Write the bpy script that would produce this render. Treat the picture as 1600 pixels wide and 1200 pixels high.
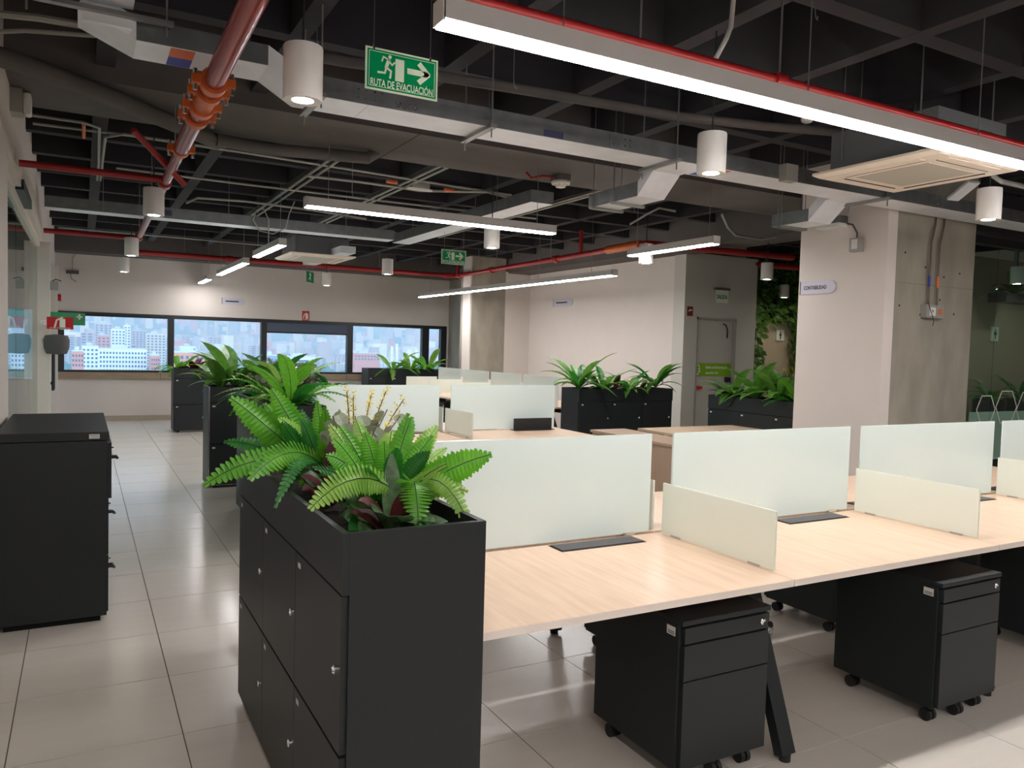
import bpy, bmesh, math, random
from mathutils import Vector, Matrix
scene = bpy.context.scene
COL = scene.collection
for o in list(bpy.data.objects): bpy.data.objects.remove(o)
R_ = random.Random(7)
pi = math.pi

# ------------------------------------------------------------------ camera
CAMZ = 1.57
FPX = 1220.0
def _basis():
    d1 = Vector((128-800, 524-600, FPX)).normalized()      # image direction of world +Y
    d2 = Vector((3045-800, 605-600, FPX)); d2 = (d2-d1*d2.dot(d1)).normalized()   # world +X
    up = -d1.cross(d2)
    if up.y > 0: up = -up
    return d2, d1, up
BX, BY, BZ = _basis()
def ray(px, py):
    d = Vector((px-800, py-600, FPX)); return Vector((d.dot(BX), d.dot(BY), d.dot(BZ)))
def at_y(px, py, y): d = ray(px, py); return d*(y/d.y)+Vector((0, 0, CAMZ))
def at_x(px, py, x): d = ray(px, py); return d*(x/d.x)+Vector((0, 0, CAMZ))
def at_z(px, py, z): d = ray(px, py); return d*((z-CAMZ)/d.z)+Vector((0, 0, CAMZ))
def proj(p):
    q = Vector(p)-Vector((0, 0, CAMZ))
    c = BX*q.x+BY*q.y+BZ*q.z
    return (800+FPX*c.x/c.z, 600+FPX*c.y/c.z, c.z)
cd = bpy.data.cameras.new('camera'); cam = bpy.data.objects.new('camera', cd); COL.objects.link(cam)
cd.sensor_width = 36; cd.lens = FPX/1600*36; cd.clip_start = .05; cd.clip_end = 20000
right = Vector((BX.x, BY.x, BZ.x)); down = Vector((BX.y, BY.y, BZ.y)); fwd = Vector((BX.z, BY.z, BZ.z))
m = Matrix.Identity(4)
for i in range(3):
    m[i][0] = right[i]; m[i][1] = -down[i]; m[i][2] = -fwd[i]
m[2][3] = CAMZ
cam.matrix_world = m
scene.camera = cam

# ------------------------------------------------------------------ world, exposure
w = bpy.data.worlds.new('world'); scene.world = w; w.use_nodes = True
bg = w.node_tree.nodes['Background']; bg.inputs[0].default_value = (.44, .66, 1, 1); bg.inputs[1].default_value = .84
vs = scene.view_settings
vs.view_transform = 'Standard'; vs.look = 'None'; vs.gamma = 1; vs.use_curve_mapping = False
vs.exposure = 2.85
LAMP = 9.0       # radiance of the linear diffusers
SPOT = 22.0      # radiance of the can downlights

# ------------------------------------------------------------------ materials
def lin(c):
    r = []
    for v in c[:3]:
        v /= 255.0
        r.append(v/12.92 if v <= .04045 else ((v+.055)/1.055)**2.4)
    return (r[0], r[1], r[2], 1)
MATS = {}
def mat(name, rgb, rough=.5, metal=0, spec=.5, var=0, scale=6, stretch=(1, 1, 1), bump=0, emit=0, coat=0, rnd=0, trans=0, rgb2=None):
    if name in MATS: return MATS[name]
    mt = bpy.data.materials.new(name); mt.use_nodes = True
    nt = mt.node_tree; b = nt.nodes['Principled BSDF']
    b.inputs['Roughness'].default_value = rough; b.inputs['Metallic'].default_value = metal
    b.inputs['Specular IOR Level'].default_value = spec
    if coat: b.inputs['Coat Weight'].default_value = coat; b.inputs['Coat Roughness'].default_value = .05
    c = lin(rgb); b.inputs['Base Color'].default_value = c
    if emit:
        b.inputs['Emission Color'].default_value = c; b.inputs['Emission Strength'].default_value = emit
    if trans: b.inputs['Transmission Weight'].default_value = trans
    if var or bump or rnd:
        tc = nt.nodes.new('ShaderNodeTexCoord'); mp = nt.nodes.new('ShaderNodeMapping')
        mp.inputs['Scale'].default_value = stretch
        nt.links.new(tc.outputs['Object'], mp.inputs[0])
        nz = nt.nodes.new('ShaderNodeTexNoise'); nz.inputs['Scale'].default_value = scale; nz.inputs['Detail'].default_value = 5
        nt.links.new(mp.outputs[0], nz.inputs['Vector'])
        rp = nt.nodes.new('ShaderNodeValToRGB')
        lo = lin(rgb2) if rgb2 else tuple(x*(1-var) for x in c[:3])+(1,)
        hi = c if rgb2 else tuple(min(1, x*(1+var)) for x in c[:3])+(1,)
        rp.color_ramp.elements[0].position = .3; rp.color_ramp.elements[1].position = .7
        rp.color_ramp.elements[0].color = lo; rp.color_ramp.elements[1].color = hi
        nt.links.new(nz.outputs[0], rp.inputs[0])
        last = rp.outputs[0]
        if rnd:
            oi = nt.nodes.new('ShaderNodeObjectInfo'); mr = nt.nodes.new('ShaderNodeMapRange')
            mr.inputs[3].default_value = 1-rnd; mr.inputs[4].default_value = 1+rnd
            nt.links.new(oi.outputs['Random'], mr.inputs[0])
            hs = nt.nodes.new('ShaderNodeHueSaturation'); nt.links.new(last, hs.inputs['Color']); nt.links.new(mr.outputs[0], hs.inputs['Value'])
            last = hs.outputs[0]
        nt.links.new(last, b.inputs['Base Color'])
        if bump:
            bp = nt.nodes.new('ShaderNodeBump'); bp.inputs['Strength'].default_value = bump; bp.inputs['Distance'].default_value = .01
            nt.links.new(nz.outputs[0], bp.inputs['Height']); nt.links.new(bp.outputs[0], b.inputs['Normal'])
    MATS[name] = mt
    return mt
def glass_mat(name, tint, refl=1.5, trans_mix=None, rough=0.0):
    mt = bpy.data.materials.new(name); mt.use_nodes = True; nt = mt.node_tree; nt.nodes.clear()
    out = nt.nodes.new('ShaderNodeOutputMaterial'); mx = nt.nodes.new('ShaderNodeMixShader')
    tr = nt.nodes.new('ShaderNodeBsdfTransparent'); tr.inputs[0].default_value = lin(tint)
    gl = nt.nodes.new('ShaderNodeBsdfGlossy'); gl.inputs['Roughness'].default_value = rough
    fr = nt.nodes.new('ShaderNodeFresnel'); fr.inputs[0].default_value = refl
    ge = nt.nodes.new('ShaderNodeNewGeometry'); iv = nt.nodes.new('ShaderNodeMath'); iv.operation = 'SUBTRACT'; iv.inputs[0].default_value = 1
    mu = nt.nodes.new('ShaderNodeMath'); mu.operation = 'MULTIPLY'
    nt.links.new(ge.outputs['Backfacing'], iv.inputs[1]); nt.links.new(iv.outputs[0], mu.inputs[0]); nt.links.new(fr.outputs[0], mu.inputs[1])
    nt.links.new(mu.outputs[0], mx.inputs[0]); nt.links.new(tr.outputs[0], mx.inputs[1]); nt.links.new(gl.outputs[0], mx.inputs[2])
    nt.links.new(mx.outputs[0], out.inputs[0]); MATS[name] = mt; return mt
def frosted_mat(name, rgb, clear):
    mt = bpy.data.materials.new(name); mt.use_nodes = True; nt = mt.node_tree
    b = nt.nodes['Principled BSDF']; out = nt.nodes['Material Output']
    b.inputs['Base Color'].default_value = lin(rgb); b.inputs['Roughness'].default_value = .06
    tl = nt.nodes.new('ShaderNodeBsdfTranslucent'); tl.inputs[0].default_value = lin(rgb)
    tr = nt.nodes.new('ShaderNodeBsdfTransparent'); tr.inputs[0].default_value = (.9, .95, .9, 1)
    m1 = nt.nodes.new('ShaderNodeMixShader'); m1.inputs[0].default_value = .25
    m2 = nt.nodes.new('ShaderNodeMixShader'); m2.inputs[0].default_value = clear
    nt.links.new(b.outputs[0], m1.inputs[1]); nt.links.new(tl.outputs[0], m1.inputs[2])
    nt.links.new(m1.outputs[0], m2.inputs[1]); nt.links.new(tr.outputs[0], m2.inputs[2])
    nt.links.new(m2.outputs[0], out.inputs[0]); MATS[name] = mt; return mt
def leaf_mat(name, rgb, rgb2, scale=30, tl=.3, rough=.42):
    mt = mat(name, rgb, rough, var=.2, scale=scale, rgb2=rgb2, rnd=.18)
    nt = mt.node_tree; b = nt.nodes['Principled BSDF']; out = nt.nodes['Material Output']
    t = nt.nodes.new('ShaderNodeBsdfTranslucent'); t.inputs[0].default_value = lin([min(255, x*1.15) for x in rgb])
    mx = nt.nodes.new('ShaderNodeMixShader'); mx.inputs[0].default_value = tl
    nt.links.new(b.outputs[0], mx.inputs[1]); nt.links.new(t.outputs[0], mx.inputs[2]); nt.links.new(mx.outputs[0], out.inputs[0])
    return mt
WHITE = mat('white_paint', (214, 204, 197), .75, var=.015, scale=3)
WHITE2 = mat('grey_white_paint', (192, 188, 180), .75, var=.015, scale=3)
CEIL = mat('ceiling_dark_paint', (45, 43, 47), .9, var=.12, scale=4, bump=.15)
BEAMP = mat('beam_grey_paint', (92, 86, 84), .85, var=.10, scale=2.5)
TILE = mat('porcelain_tile', (206, 198, 188), .22, spec=.45, var=.025, scale=3, stretch=(.5, 4, 1), rnd=.02)
GROUT = mat('grout', (92, 85, 78), .9)
CONC = mat('raw_concrete', (152, 145, 133), .85, var=.17, scale=3.2, bump=.35, stretch=(1.4, 1.4, .55))
BLACK = mat('black_powder_coat', (29, 33, 35), .45, var=.06, scale=60, spec=.35)
BLACK2 = mat('black_laminate', (30, 34, 36), .42, var=.05, scale=40, spec=.35)
DARKGAP = mat('dark_gap', (10, 10, 10), .9)
STEEL = mat('satin_steel', (200, 200, 200), .25, 1)
CHROME = mat('chrome', (225, 225, 225), .12, 1)
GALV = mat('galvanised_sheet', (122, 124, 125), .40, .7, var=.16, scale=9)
GALVL = mat('lit_galvanised_and_foil', (226, 228, 233), .42, .15, var=.06, scale=7)  # pale tone carries floor light reflected on duct undersides; foil shares it
CONDUIT = mat('grey_conduit', (158, 156, 150), .5, .3)
ROD = mat('zinc_rod', (150, 150, 148), .4, .8)
RED = mat('red_pipe_paint', (150, 26, 28), .32, var=.06, scale=5)
REDSHINY = mat('glossy_red_pipe_paint', (150, 52, 50), .22, .25)
ORANGE = mat('orange_coupling_paint', (190, 88, 28), .38)
LAMPGREY = mat('lamp_aluminium_grey', (196, 192, 190), .5)
LAMPWHITE = mat('lamp_white_paint', (214, 210, 206), .45)
WOOD = mat('light_oak_laminate', (230, 200, 174), .34, var=.06, scale=5, stretch=(9, .7, 1), rgb2=(216, 184, 158))
WOODEDGE = mat('pale_edge_band', (226, 214, 204), .45)
WOODD = mat('brown_oak_laminate', (176, 150, 128), .5, var=.08, scale=6, stretch=(8, 8, .6))
SILL = mat('sill_oak_board', (150, 130, 108), .55, var=.12, scale=5, stretch=(1, 8, 8))
FRAME = mat('window_black_aluminium', (28, 28, 32), .4)
GREEN = mat('sign_green', (0, 138, 82), .18, coat=.6)
LIME = mat('sign_lime_green', (126, 172, 30), .4)
SIGNRED = mat('sign_red', (190, 28, 30), .4)
SIGNWHITE = mat('sign_white', (232, 236, 222), .45)
SIGNGREY = mat('sign_silver_grey', (196, 192, 206), .4)
INK = mat('sign_dark_ink', (58, 46, 48), .6)
BLUE = mat('blue_tape', (44, 58, 150), .5)
ORG = mat('orange_tape', (214, 108, 58), .5)
PAPER = mat('label_paper', (206, 206, 202), .6)
SOIL = mat('potting_soil', (38, 28, 22), .95, var=.4, scale=40, bump=.6)
RUBBER = mat('black_rubber', (26, 26, 27), .6)
CABLE = mat('black_cable', (22, 22, 22), .6)
WCABLE = mat('white_cable', (190, 188, 182), .6)
ACW = mat('ac_ivory_plastic', (232, 219, 204), .5)
ACG = mat('ac_grille_plastic', (184, 178, 166), .6, var=.06, scale=120)
ACB = mat('ac_body_grey', (120, 122, 124), .5, .4)
PLASTIC = mat('white_plastic', (222, 220, 214), .45)
GREYBOX = mat('grey_metal_box', (158, 156, 150), .5, .2)
EMIT = mat('lamp_diffuser', (255, 253, 252), .5, emit=LAMP)
EMITS = mat('spot_lens', (255, 248, 238), .5, emit=SPOT)
GLASS = glass_mat('window_glass', (240, 246, 250), 1.45)
PGLASS = glass_mat('partition_glass', (226, 240, 236), 1.5)
SCREEN = frosted_mat('frosted_screen_glass', (236, 247, 245), .03)
SCREEN2 = frosted_mat('frosted_side_glass', (240, 243, 234), .10)
FERN = leaf_mat('fern_green', (112, 180, 52), (72, 146, 36), 14)
FERND = leaf_mat('fern_deep_green', (48, 128, 42), (26, 88, 34), 14)
FERNL = leaf_mat('fern_pale_green', (156, 192, 92), (116, 168, 64), 14)
RIB = mat('frond_midrib', (34, 62, 22), .6)
BROAD = leaf_mat('broad_leaf_green', (104, 156, 62), (64, 116, 42), 10)
MAROON = leaf_mat('maroon_leaf', (96, 26, 32), (52, 16, 20), 10, tl=.15)
CALA = leaf_mat('calathea_leaf', (86, 116, 70), (34, 58, 34), 38, tl=.12)
EUCA = leaf_mat('eucalyptus_grey_leaf', (150, 158, 134), (116, 124, 100), 12, tl=.2)
YELLOW = leaf_mat('yellow_flower', (226, 204, 44), (200, 178, 34), 10)
STEM = mat('plant_stem', (74, 62, 40), .7)
HEDGE = leaf_mat('green_wall_leaf', (104, 142, 56), (50, 88, 34), 3)

# ------------------------------------------------------------------ mesh helpers
class MB:
    def __init__(s): s.v = []; s.f = []; s.mi = []; s.cur = 0
    def add(s, vs_, fs_):
        n = len(s.v); s.v += [tuple(v) for v in vs_]
        for f in fs_: s.f.append(tuple(i+n for i in f)); s.mi.append(s.cur)
        return s
    def box(s, x0, x1, y0, y1, z0, z1):
        return s.add([(x0, y0, z0), (x1, y0, z0), (x1, y1, z0), (x0, y1, z0), (x0, y0, z1), (x1, y0, z1), (x1, y1, z1), (x0, y1, z1)],
                     [(0, 3, 2, 1), (4, 5, 6, 7), (0, 1, 5, 4), (1, 2, 6, 5), (2, 3, 7, 6), (3, 0, 4, 7)])
    def cbox(s, c, sz): return s.box(c[0]-sz[0]/2, c[0]+sz[0]/2, c[1]-sz[1]/2, c[1]+sz[1]/2, c[2]-sz[2]/2, c[2]+sz[2]/2)
    def bar(s, p0, p1, w_, h_, up=(0, 0, 1)):
        p0 = Vector(p0); p1 = Vector(p1); t = (p1-p0).normalized(); u = Vector(up)
        if abs(t.dot(u)) > .99: u = Vector((0, 1, 0))
        a = t.cross(u).normalized()*w_/2; b = a.cross(t).normalized()*h_/2
        vs_ = [p+sa*a+sb*b for p in (p0, p1) for sa, sb in ((-1, -1), (1, -1), (1, 1), (-1, 1))]
        return s.add(vs_, [(0, 1, 2, 3), (7, 6, 5, 4), (0, 4, 5, 1), (1, 5, 6, 2), (2, 6, 7, 3), (3, 7, 4, 0)])
    def tube(s, pts, r, n=10, caps=True):
        pts = [Vector(p) for p in pts]; rings = []
        rr = r if isinstance(r, (list, tuple)) else [r]*len(pts)
        ref = None
        for i, p in enumerate(pts):
            t = (pts[min(i+1, len(pts)-1)]-pts[max(i-1, 0)]).normalized()
            if ref is None:
                ref = Vector((0, 0, 1)) if abs(t.z) < .9 else Vector((1, 0, 0))
            a = (ref-t*ref.dot(t)).normalized(); b = t.cross(a); ref = a
            rings.append([p+(a*math.cos(2*pi*k/n)+b*math.sin(2*pi*k/n))*rr[i] for k in range(n)])
        vs_ = [v for rg in rings for v in rg]; fs_ = []
        for i in range(len(pts)-1):
            for k in range(n):
                k2 = (k+1) % n; fs_.append((i*n+k, i*n+k2, (i+1)*n+k2, (i+1)*n+k))
        if caps: fs_.append(tuple(range(n-1, -1, -1))); fs_.append(tuple((len(pts)-1)*n+k for k in range(n)))
        return s.add(vs_, fs_)
    def cyl(s, p, r, z0, z1, n=24, axis='z'):
        ax = {'z': Vector((0, 0, 1)), 'x': Vector((1, 0, 0)), 'y': Vector((0, 1, 0))}[axis]
        p = Vector(p); return s.tube([p+ax*z0, p+ax*z1], r, n)
    def lathe(s, p, prof, n=28):
        p = Vector(p); vs_ = []; fs_ = []
        for (r, z) in prof:
            for k in range(n): vs_.append(p+Vector((r*math.cos(2*pi*k/n), r*math.sin(2*pi*k/n), z)))
        for i in range(len(prof)-1):
            for k in range(n):
                k2 = (k+1) % n; fs_.append((i*n+k, i*n+k2, (i+1)*n+k2, (i+1)*n+k))
        fs_.append(tuple(range(n-1, -1, -1))); fs_.append(tuple((len(prof)-1)*n+k for k in range(n)))
        return s.add(vs_, fs_)
    def prism(s, poly, y0, y1):            # poly in x,z extruded along y
        n = len(poly); vs_ = [(x, y0, z) for x, z in poly]+[(x, y1, z) for x, z in poly]
        return s.add(vs_, [tuple(range(n)), tuple(range(2*n-1, n-1, -1))]+[(i, i+n, (i+1) % n+n, (i+1) % n) for i in range(n)])
    def prismx(s, poly, x0, x1):           # poly in y,z extruded along x
        n = len(poly); vs_ = [(x0, a, z) for a, z in poly]+[(x1, a, z) for a, z in poly]
        return s.add(vs_, [tuple(range(n)), tuple(range(2*n-1, n-1, -1))]+[(i, i+n, (i+1) % n+n, (i+1) % n) for i in range(n)])
    def mesh(s, name, mats, smooth=False, bevel=0, origin=(0, 0, 0)):
        ox, oy, oz = origin
        me = bpy.data.meshes.new(name); me.from_pydata([(x-ox, y-oy, z-oz) for x, y, z in s.v], [], s.f)
        bm = bmesh.new(); bm.from_mesh(me)
        if bevel:
            ed = [e for e in bm.edges if len(e.link_faces) == 2 and e.calc_face_angle(0) > .6]
            bmesh.ops.bevel(bm, geom=ed, offset=bevel, segments=2, affect='EDGES', profile=.6)
        bmesh.ops.recalc_face_normals(bm, faces=bm.faces[:]); bm.to_mesh(me); bm.free()
        if not isinstance(mats, (list, tuple)): mats = [mats]
        for m_ in mats: me.materials.append(m_)
        if len(mats) > 1 and not bevel:
            for p, k in zip(me.polygons, s.mi): p.material_index = k
        if smooth:
            me.polygons.foreach_set('use_smooth', [True]*len(me.polygons))
            try: me.set_sharp_from_angle(angle=.6)
            except Exception: pass
        return me
    def build(s, name, mats, parent=None, smooth=False, bevel=0, origin=None, label=None):
        if origin is None: origin = (0, 0, 0)
        o = bpy.data.objects.new(name, s.mesh(name, mats, smooth, bevel, origin)); COL.objects.link(o)
        if parent is not None: o.parent = parent
        else: o.location = origin
        if label: o['label'] = label
        return o
def tag(o, label=None, cat=None, group=None, kind=None):
    if label: o['label'] = label
    if cat: o['category'] = cat
    if group: o['group'] = group
    if kind: o['kind'] = kind
    return o
def thing(name, label, cat, loc=(0, 0, 0), rz=0, group=None):
    o = bpy.data.objects.new(name, None); COL.objects.link(o); o.location = loc; o.rotation_euler = (0, 0, rz)
    o.empty_display_size = .1
    return tag(o, label, cat, group)
def struct(o): o['kind'] = 'structure'; return o
def copy_tree(o, parent=None):
    c = o.copy(); COL.objects.link(c)
    if parent is not None: c.parent = parent
    for ch in [x for x in bpy.data.objects if x.parent == o]: copy_tree(ch, c)
    return c
def inst(me, name, parent, loc=(0, 0, 0), rot=(0, 0, 0), sc=(1, 1, 1)):
    o = bpy.data.objects.new(name, me); COL.objects.link(o); o.parent = parent
    o.location = loc; o.rotation_euler = rot; o.scale = sc; return o
def text(s, size, matx, parent, loc, rot=(pi/2, 0, 0), name='lettering', align='CENTER', ext=.0006, width=None):
    cu = bpy.data.curves.new('t', 'FONT'); cu.body = s; cu.size = size; cu.align_x = align; cu.extrude = ext; cu.resolution_u = 3; cu.offset = size*.018
    t = bpy.data.objects.new('t', cu); COL.objects.link(t)
    me = bpy.data.meshes.new_from_object(t); bpy.data.objects.remove(t); me.name = name
    me.materials.clear(); me.materials.append(matx)
    o = bpy.data.objects.new(name, me); COL.objects.link(o); o.parent = parent; o.location = loc; o.rotation_euler = rot
    if width:
        xs = [v.co.x for v in me.vertices]; o.scale.x = width/(max(xs)-min(xs))
    return o
def flatline(mb, pts, w_, y=0, th=.0012):   # thick polyline in local XZ
    for (x0, z0), (x1, z1) in zip(pts, pts[1:]):
        mb.bar((x0, y, z0), (x1, y, z1), th, w_, up=(0, 1, 0)) if False else None
        d = Vector((x1-x0, z1-z0)); L = d.length or 1; n_ = Vector((-d.y, d.x))/L*w_/2; e = d/L*w_*.25
        a = Vector((x0, z0))-e; b = Vector((x1, z1))+e
        mb.prism([(a.x+n_.x, a.y+n_.y), (a.x-n_.x, a.y-n_.y), (b.x-n_.x, b.y-n_.y), (b.x+n_.x, b.y+n_.y)], y-th/2, y+th/2)
    return mb
def disc(mb, x, z, r, y=0, th=.0012, n=16):
    return mb.prism([(x+r*math.cos(2*pi*k/n), z+r*math.sin(2*pi*k/n)) for k in range(n)], y-th/2, y+th/2)

# ================================================================== STRUCTURE
XL = -.42; YF = 16.2; RIBZ = 3.3; SLAB = 3.78; BACK = -5.0; XR = 13.0
# floor with single porcelain tiles
fl = MB().box(-5, XR, BACK, YF+.3, -.2, -.004).build('floor', GROUT); struct(fl)
T0X, T0Y, TS = .355, 3.27, .598
tile_me = MB().box(.0022, TS-.0022, .0022, TS-.0022, -.01, 0).mesh('tile', TILE)
cand = []; rest = MB()
for i in range(-9, 22):
    for j in range(-14, 22):
        x = T0X+i*TS; y = T0Y+j*TS
        if x < -5 or x > XR-.6 or y < BACK or y > YF-.2: continue
        best = 0
        c = [(x, y, 0), (x+TS, y, 0), (x+TS, y+TS, 0), (x, y+TS, 0)]
        q = [proj(p) for p in c]
        if min(k[2] for k in q) > .3 and max(k[0] for k in q) > 0 and min(k[0] for k in q) < 1600 and min(k[1] for k in q) < 1200 and max(k[1] for k in q) > 0:
            best = abs(sum(q[k][0]*q[(k+1) % 4][1]-q[(k+1) % 4][0]*q[k][1] for k in range(4)))/2
        cand.append((best, x, y))
cand.sort(reverse=True)
for k, (a, x, y) in enumerate(cand):
    if a > 0 and k < 300: inst(tile_me, 'tile', fl, (x, y, 0))
    else: rest.box(x+.0015, x+TS-.0015, y+.0015, y+TS-.0015, -.01, 0)
tag(rest.build('tile_field', TILE, fl), kind='stuff')
# ceiling slab and waffle ribs
ce = MB().box(-5, XR, BACK, YF+.3, SLAB, SLAB+.2).build('ceiling', CEIL); struct(ce)
for k in range(-5, 14):
    x = .13+.953*k
    MB().prismx([(BACK, RIBZ), (YF, RIBZ), (YF, SLAB), (BACK, SLAB)], x-.055, x+.055).build('rib', CEIL, ce)
for y in [-3.0, -2.05, -1.1, -.13, .83, 1.78, 2.73, 3.68, 4.63, 7.0, 7.93, 8.86, 9.79, 10.72, 11.65, 12.58, 13.5, 14.45]:
    MB().box(-4.9, XR, y-.055, y+.055, RIBZ+.001, SLAB).build('rib', CEIL, ce)
bmz = 3.2
b1 = MB().box(-4.9, 7.9, 5.75, 6.68, bmz, SLAB).build('beam', BEAMP, ce)
MB().box(2.29, 2.296, 5.75, 6.68, bmz-.002, bmz+.01).build('joint', DARKGAP, b1)
MB().box(7.35, 7.95, 5.0, YF, 3.02, SLAB).build('beam', BEAMP, ce)
MB().box(-.42, 7.4, 15.7, YF, 3.03, SLAB).build('beam', BEAMP, ce)
MB().box(-4.9, XR, 4.85, 4.95, 3.42, SLAB).build('beam', CEIL, ce)

# far wall with ribbon window
ZS, ZH = .91, 2.0
WX0, WX1 = -.36, 7.22
fw = MB(); fw.box(-5, 7.4, YF, YF+.25, 0, ZS-.13); fw.box(-5, 7.4, YF, YF+.25, ZH, SLAB); fw.box(-5, WX0-2.4, YF, YF+.25, ZS-.13, ZH); fw.box(WX1, 7.4, YF, YF+.25, ZS-.13, ZH)
struct(fw.build('wall_far', WHITE))
struct(MB().box(-.42, 7.2, YF-.012, YF-.001, 0, .1).build('baseboard_far', mat('skirting_tile', (176, 160, 146), .35)))
tr = MB().box(-.40, 7.2, YF-.05, YF+.2, ZS-.13, ZS-.004).build('trim_1', SILL); struct(tr)
for xj in (1.3, 3.1, 4.9, 6.5): MB().box(xj, xj+.006, YF-.052, YF-.049, ZS-.13, ZS-.004).build('board_joint', DARKGAP, tr)
mull = [(-.42, -.28), (1.43, 1.54), (3.15, 3.26), (4.92, 5.04), (6.62, 6.78), (7.07, 7.2)]
for k in range(5):
    x0, x1 = mull[k][1], mull[k+1][0]
    wn = struct(thing('window_%d' % (k+1), 'black framed pane of the ribbon window', None, (0, 0, 0)))
    if 'category' in wn: del wn['category']
    f = MB(); xa = mull[k][0] if k == 0 else (mull[k][0]+mull[k][1])/2; xb = (mull[k+1][0]+mull[k+1][1])/2 if k < 4 else mull[5][1]
    f.box(xa, x0, YF-.03, YF+.1, ZS, ZH); f.box(x1, xb, YF-.03, YF+.1, ZS, ZH)
    f.box(x0, x1, YF-.03, YF+.1, ZS, ZS+.035); f.box(x0, x1, YF-.03, YF+.1, ZH-.07, ZH)
    f.build('frame', FRAME, wn)
    MB().box(x0, x1, YF+.03, YF+.04, ZS+.035, ZH-.07).build('pane', GLASS, wn)
    if k == 0: MB().box(x0+.02, x1, YF-.04, YF+.02, ZH-.075, ZH-.045).build('blind_cassette', BLACK, wn)
    if k == 2:
        MB().box(x0, x1, YF-.02, YF+.0, ZH-.24, ZH-.07).build('roller_blind', mat('blind_fabric', (86, 96, 116), .8), wn)
        MB().box(x0, x1, YF-.03, YF+.01, ZH-.275, ZH-.24).build('blind_bar', FRAME, wn)
MB().box(WX0-2.3, -.42, YF+.03, YF+.04, ZS, ZH).build('pane', GLASS, struct(tag(thing('window_6', 'window pane of the glazed meeting room', None), kind='structure')))
# concrete stub, slot window and far column
stub = struct(MB().box(7.26, 7.6, 15.35, YF, 0, 3.1).build('wall_stub', CONC))
w7 = struct(thing('window_7', 'narrow slot window between two concrete pieces', None))
MB().box(7.30, 7.31, 14.6, 15.35, 0, 2.06).build('pane', GLASS, w7)
MB().box(7.27, 7.34, 14.6, 15.35, 2.06, 3.1).build('header', WHITE, w7)
MB().box(7.27, 7.34, 14.0, 14.6, 0, 3.1).build('reveal', CONC, w7)
col2 = struct(MB().box(6.57, 7.3, 13.6, 14.1, 0, 3.3).build('wall_far_column', CONC))
MB().box(6.545, 6.57, 13.62, 13.95, 0, 3.3).build('white_strip', WHITE, col2)
struct(MB().box(7.3, 7.95, 13.6, 13.9, 0, 3.05).build('wall_return', WHITE))
struct(MB().box(7.86, 8.0, 9.0, 13.6, 0, 3.05).build('wall_right', WHITE))
# exit-door wall
dz = 2.1; dx0, dx1 = 8.07, 8.87; YW2 = 8.95
wb = MB(); wb.box(7.82, dx0, YW2, YW2+.25, 0, 3.05); wb.box(dx1, 9.28, YW2, YW2+.25, 0, 3.05); wb.box(dx0, dx1, YW2, YW2+.25, dz, 3.05)
wb.box(9.0, 9.28, YW2+.25, 11, 0, 3.3)
struct(wb.build('wall_exit', WHITE2))
d1 = struct(thing('door_1', 'grey emergency exit door with lime green sign', None, (0, 0, 0)))
MB().box(dx0+.03, dx1-.03, YW2+.05, YW2+.10, .01, dz-.03).build('leaf', mat('door_grey', (186, 182, 174), .6), d1)
fr = MB(); fr.box(dx0, dx0+.03, YW2-.01, YW2+.12, 0, dz); fr.box(dx1-.03, dx1, YW2-.01, YW2+.12, 0, dz); fr.box(dx0, dx1, YW2-.01, YW2+.12, dz-.03, dz)
fr.build('frame', mat('door_frame_grey', (150, 146, 140), .6), d1)
cl = MB(); cl.tube([(8.63, YW2+.03, 2.02), (8.66, YW2+.0, 2.0), (8.675, YW2-.02, 1.93), (8.675, YW2-.02, 1.8)], .012, 8); cl.build('closer_arm', RUBBER, d1, smooth=True)
MB().box(8.72, 8.80, YW2+.0, YW2+.05, 1.12, 1.2).build('panic_bar_head', BLACK, d1)
MB().box(8.10, 8.24, YW2+.01, YW2+.05, 1.02, 1.06).build('panic_bar', SIGNRED, d1)
sg = thing('door_sign', 'lime green emergency exit strip sign across the grey door', 'sign', (8.455, YW2+.045, 1.31))
MB().box(-.375, .375, -.004, .004, -.1, .1).build('board', LIME, sg)
text('Salida de Emergencia', .056, SIGNWHITE, sg, (-.14, -.0055, .02), align='LEFT', width=.44)
text('capacidad 120', .046, SIGNWHITE, sg, (-.14, -.0055, -.06), align='LEFT', width=.25)
pg = MB(); flatline(pg, [(-.27, .07), (-.33, .07), (-.33, -.07), (-.27, -.07)], .014, -.006); pg.build('door_symbol', SIGNWHITE, sg)
pg = MB(); disc(pg, -.265, .045, .014, -.006); flatline(pg, [(-.28, .02), (-.27, -.02), (-.24, -.03)], .016, -.006); flatline(pg, [(-.27, -.02), (-.29, -.06)], .014, -.006); flatline(pg, [(-.28, .02), (-.24, .01)], .012, -.006); pg.build('runner_symbol', SIGNWHITE, sg)

# right column: white clad wall plus raw concrete
CX, CY, CXR = 6.13, 4.45, 7.45
cl = struct(MB().box(CX, CX+.13, CY-.02, 5.37, 0, 3.42).build('wall_column_cladding', WHITE))
cc = struct(MB().box(CX+.131, CXR, CY, 5.4, 0, 3.42).build('wall_column', CONC))
holes = MB()
for z in (.55, 2.05, 2.42):
    for x in (6.4, 6.7, 6.95, 7.2): holes.cyl((x+R_.uniform(-.04, .04), CY-.0015, z+R_.uniform(-.1, .1)), .010, 0, .003, 10, 'y')
holes.build('tie_hole', DARKGAP, cc)
for z in (.90, 2.24):  # joint lines in a darker grey than the concrete
    MB().box(CX+.132, CXR, CY-.0012, CY+.002, z, z+.004).build('pour_joint', mat('pour_joint_grey', (120, 114, 104), .9), cc)
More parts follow.
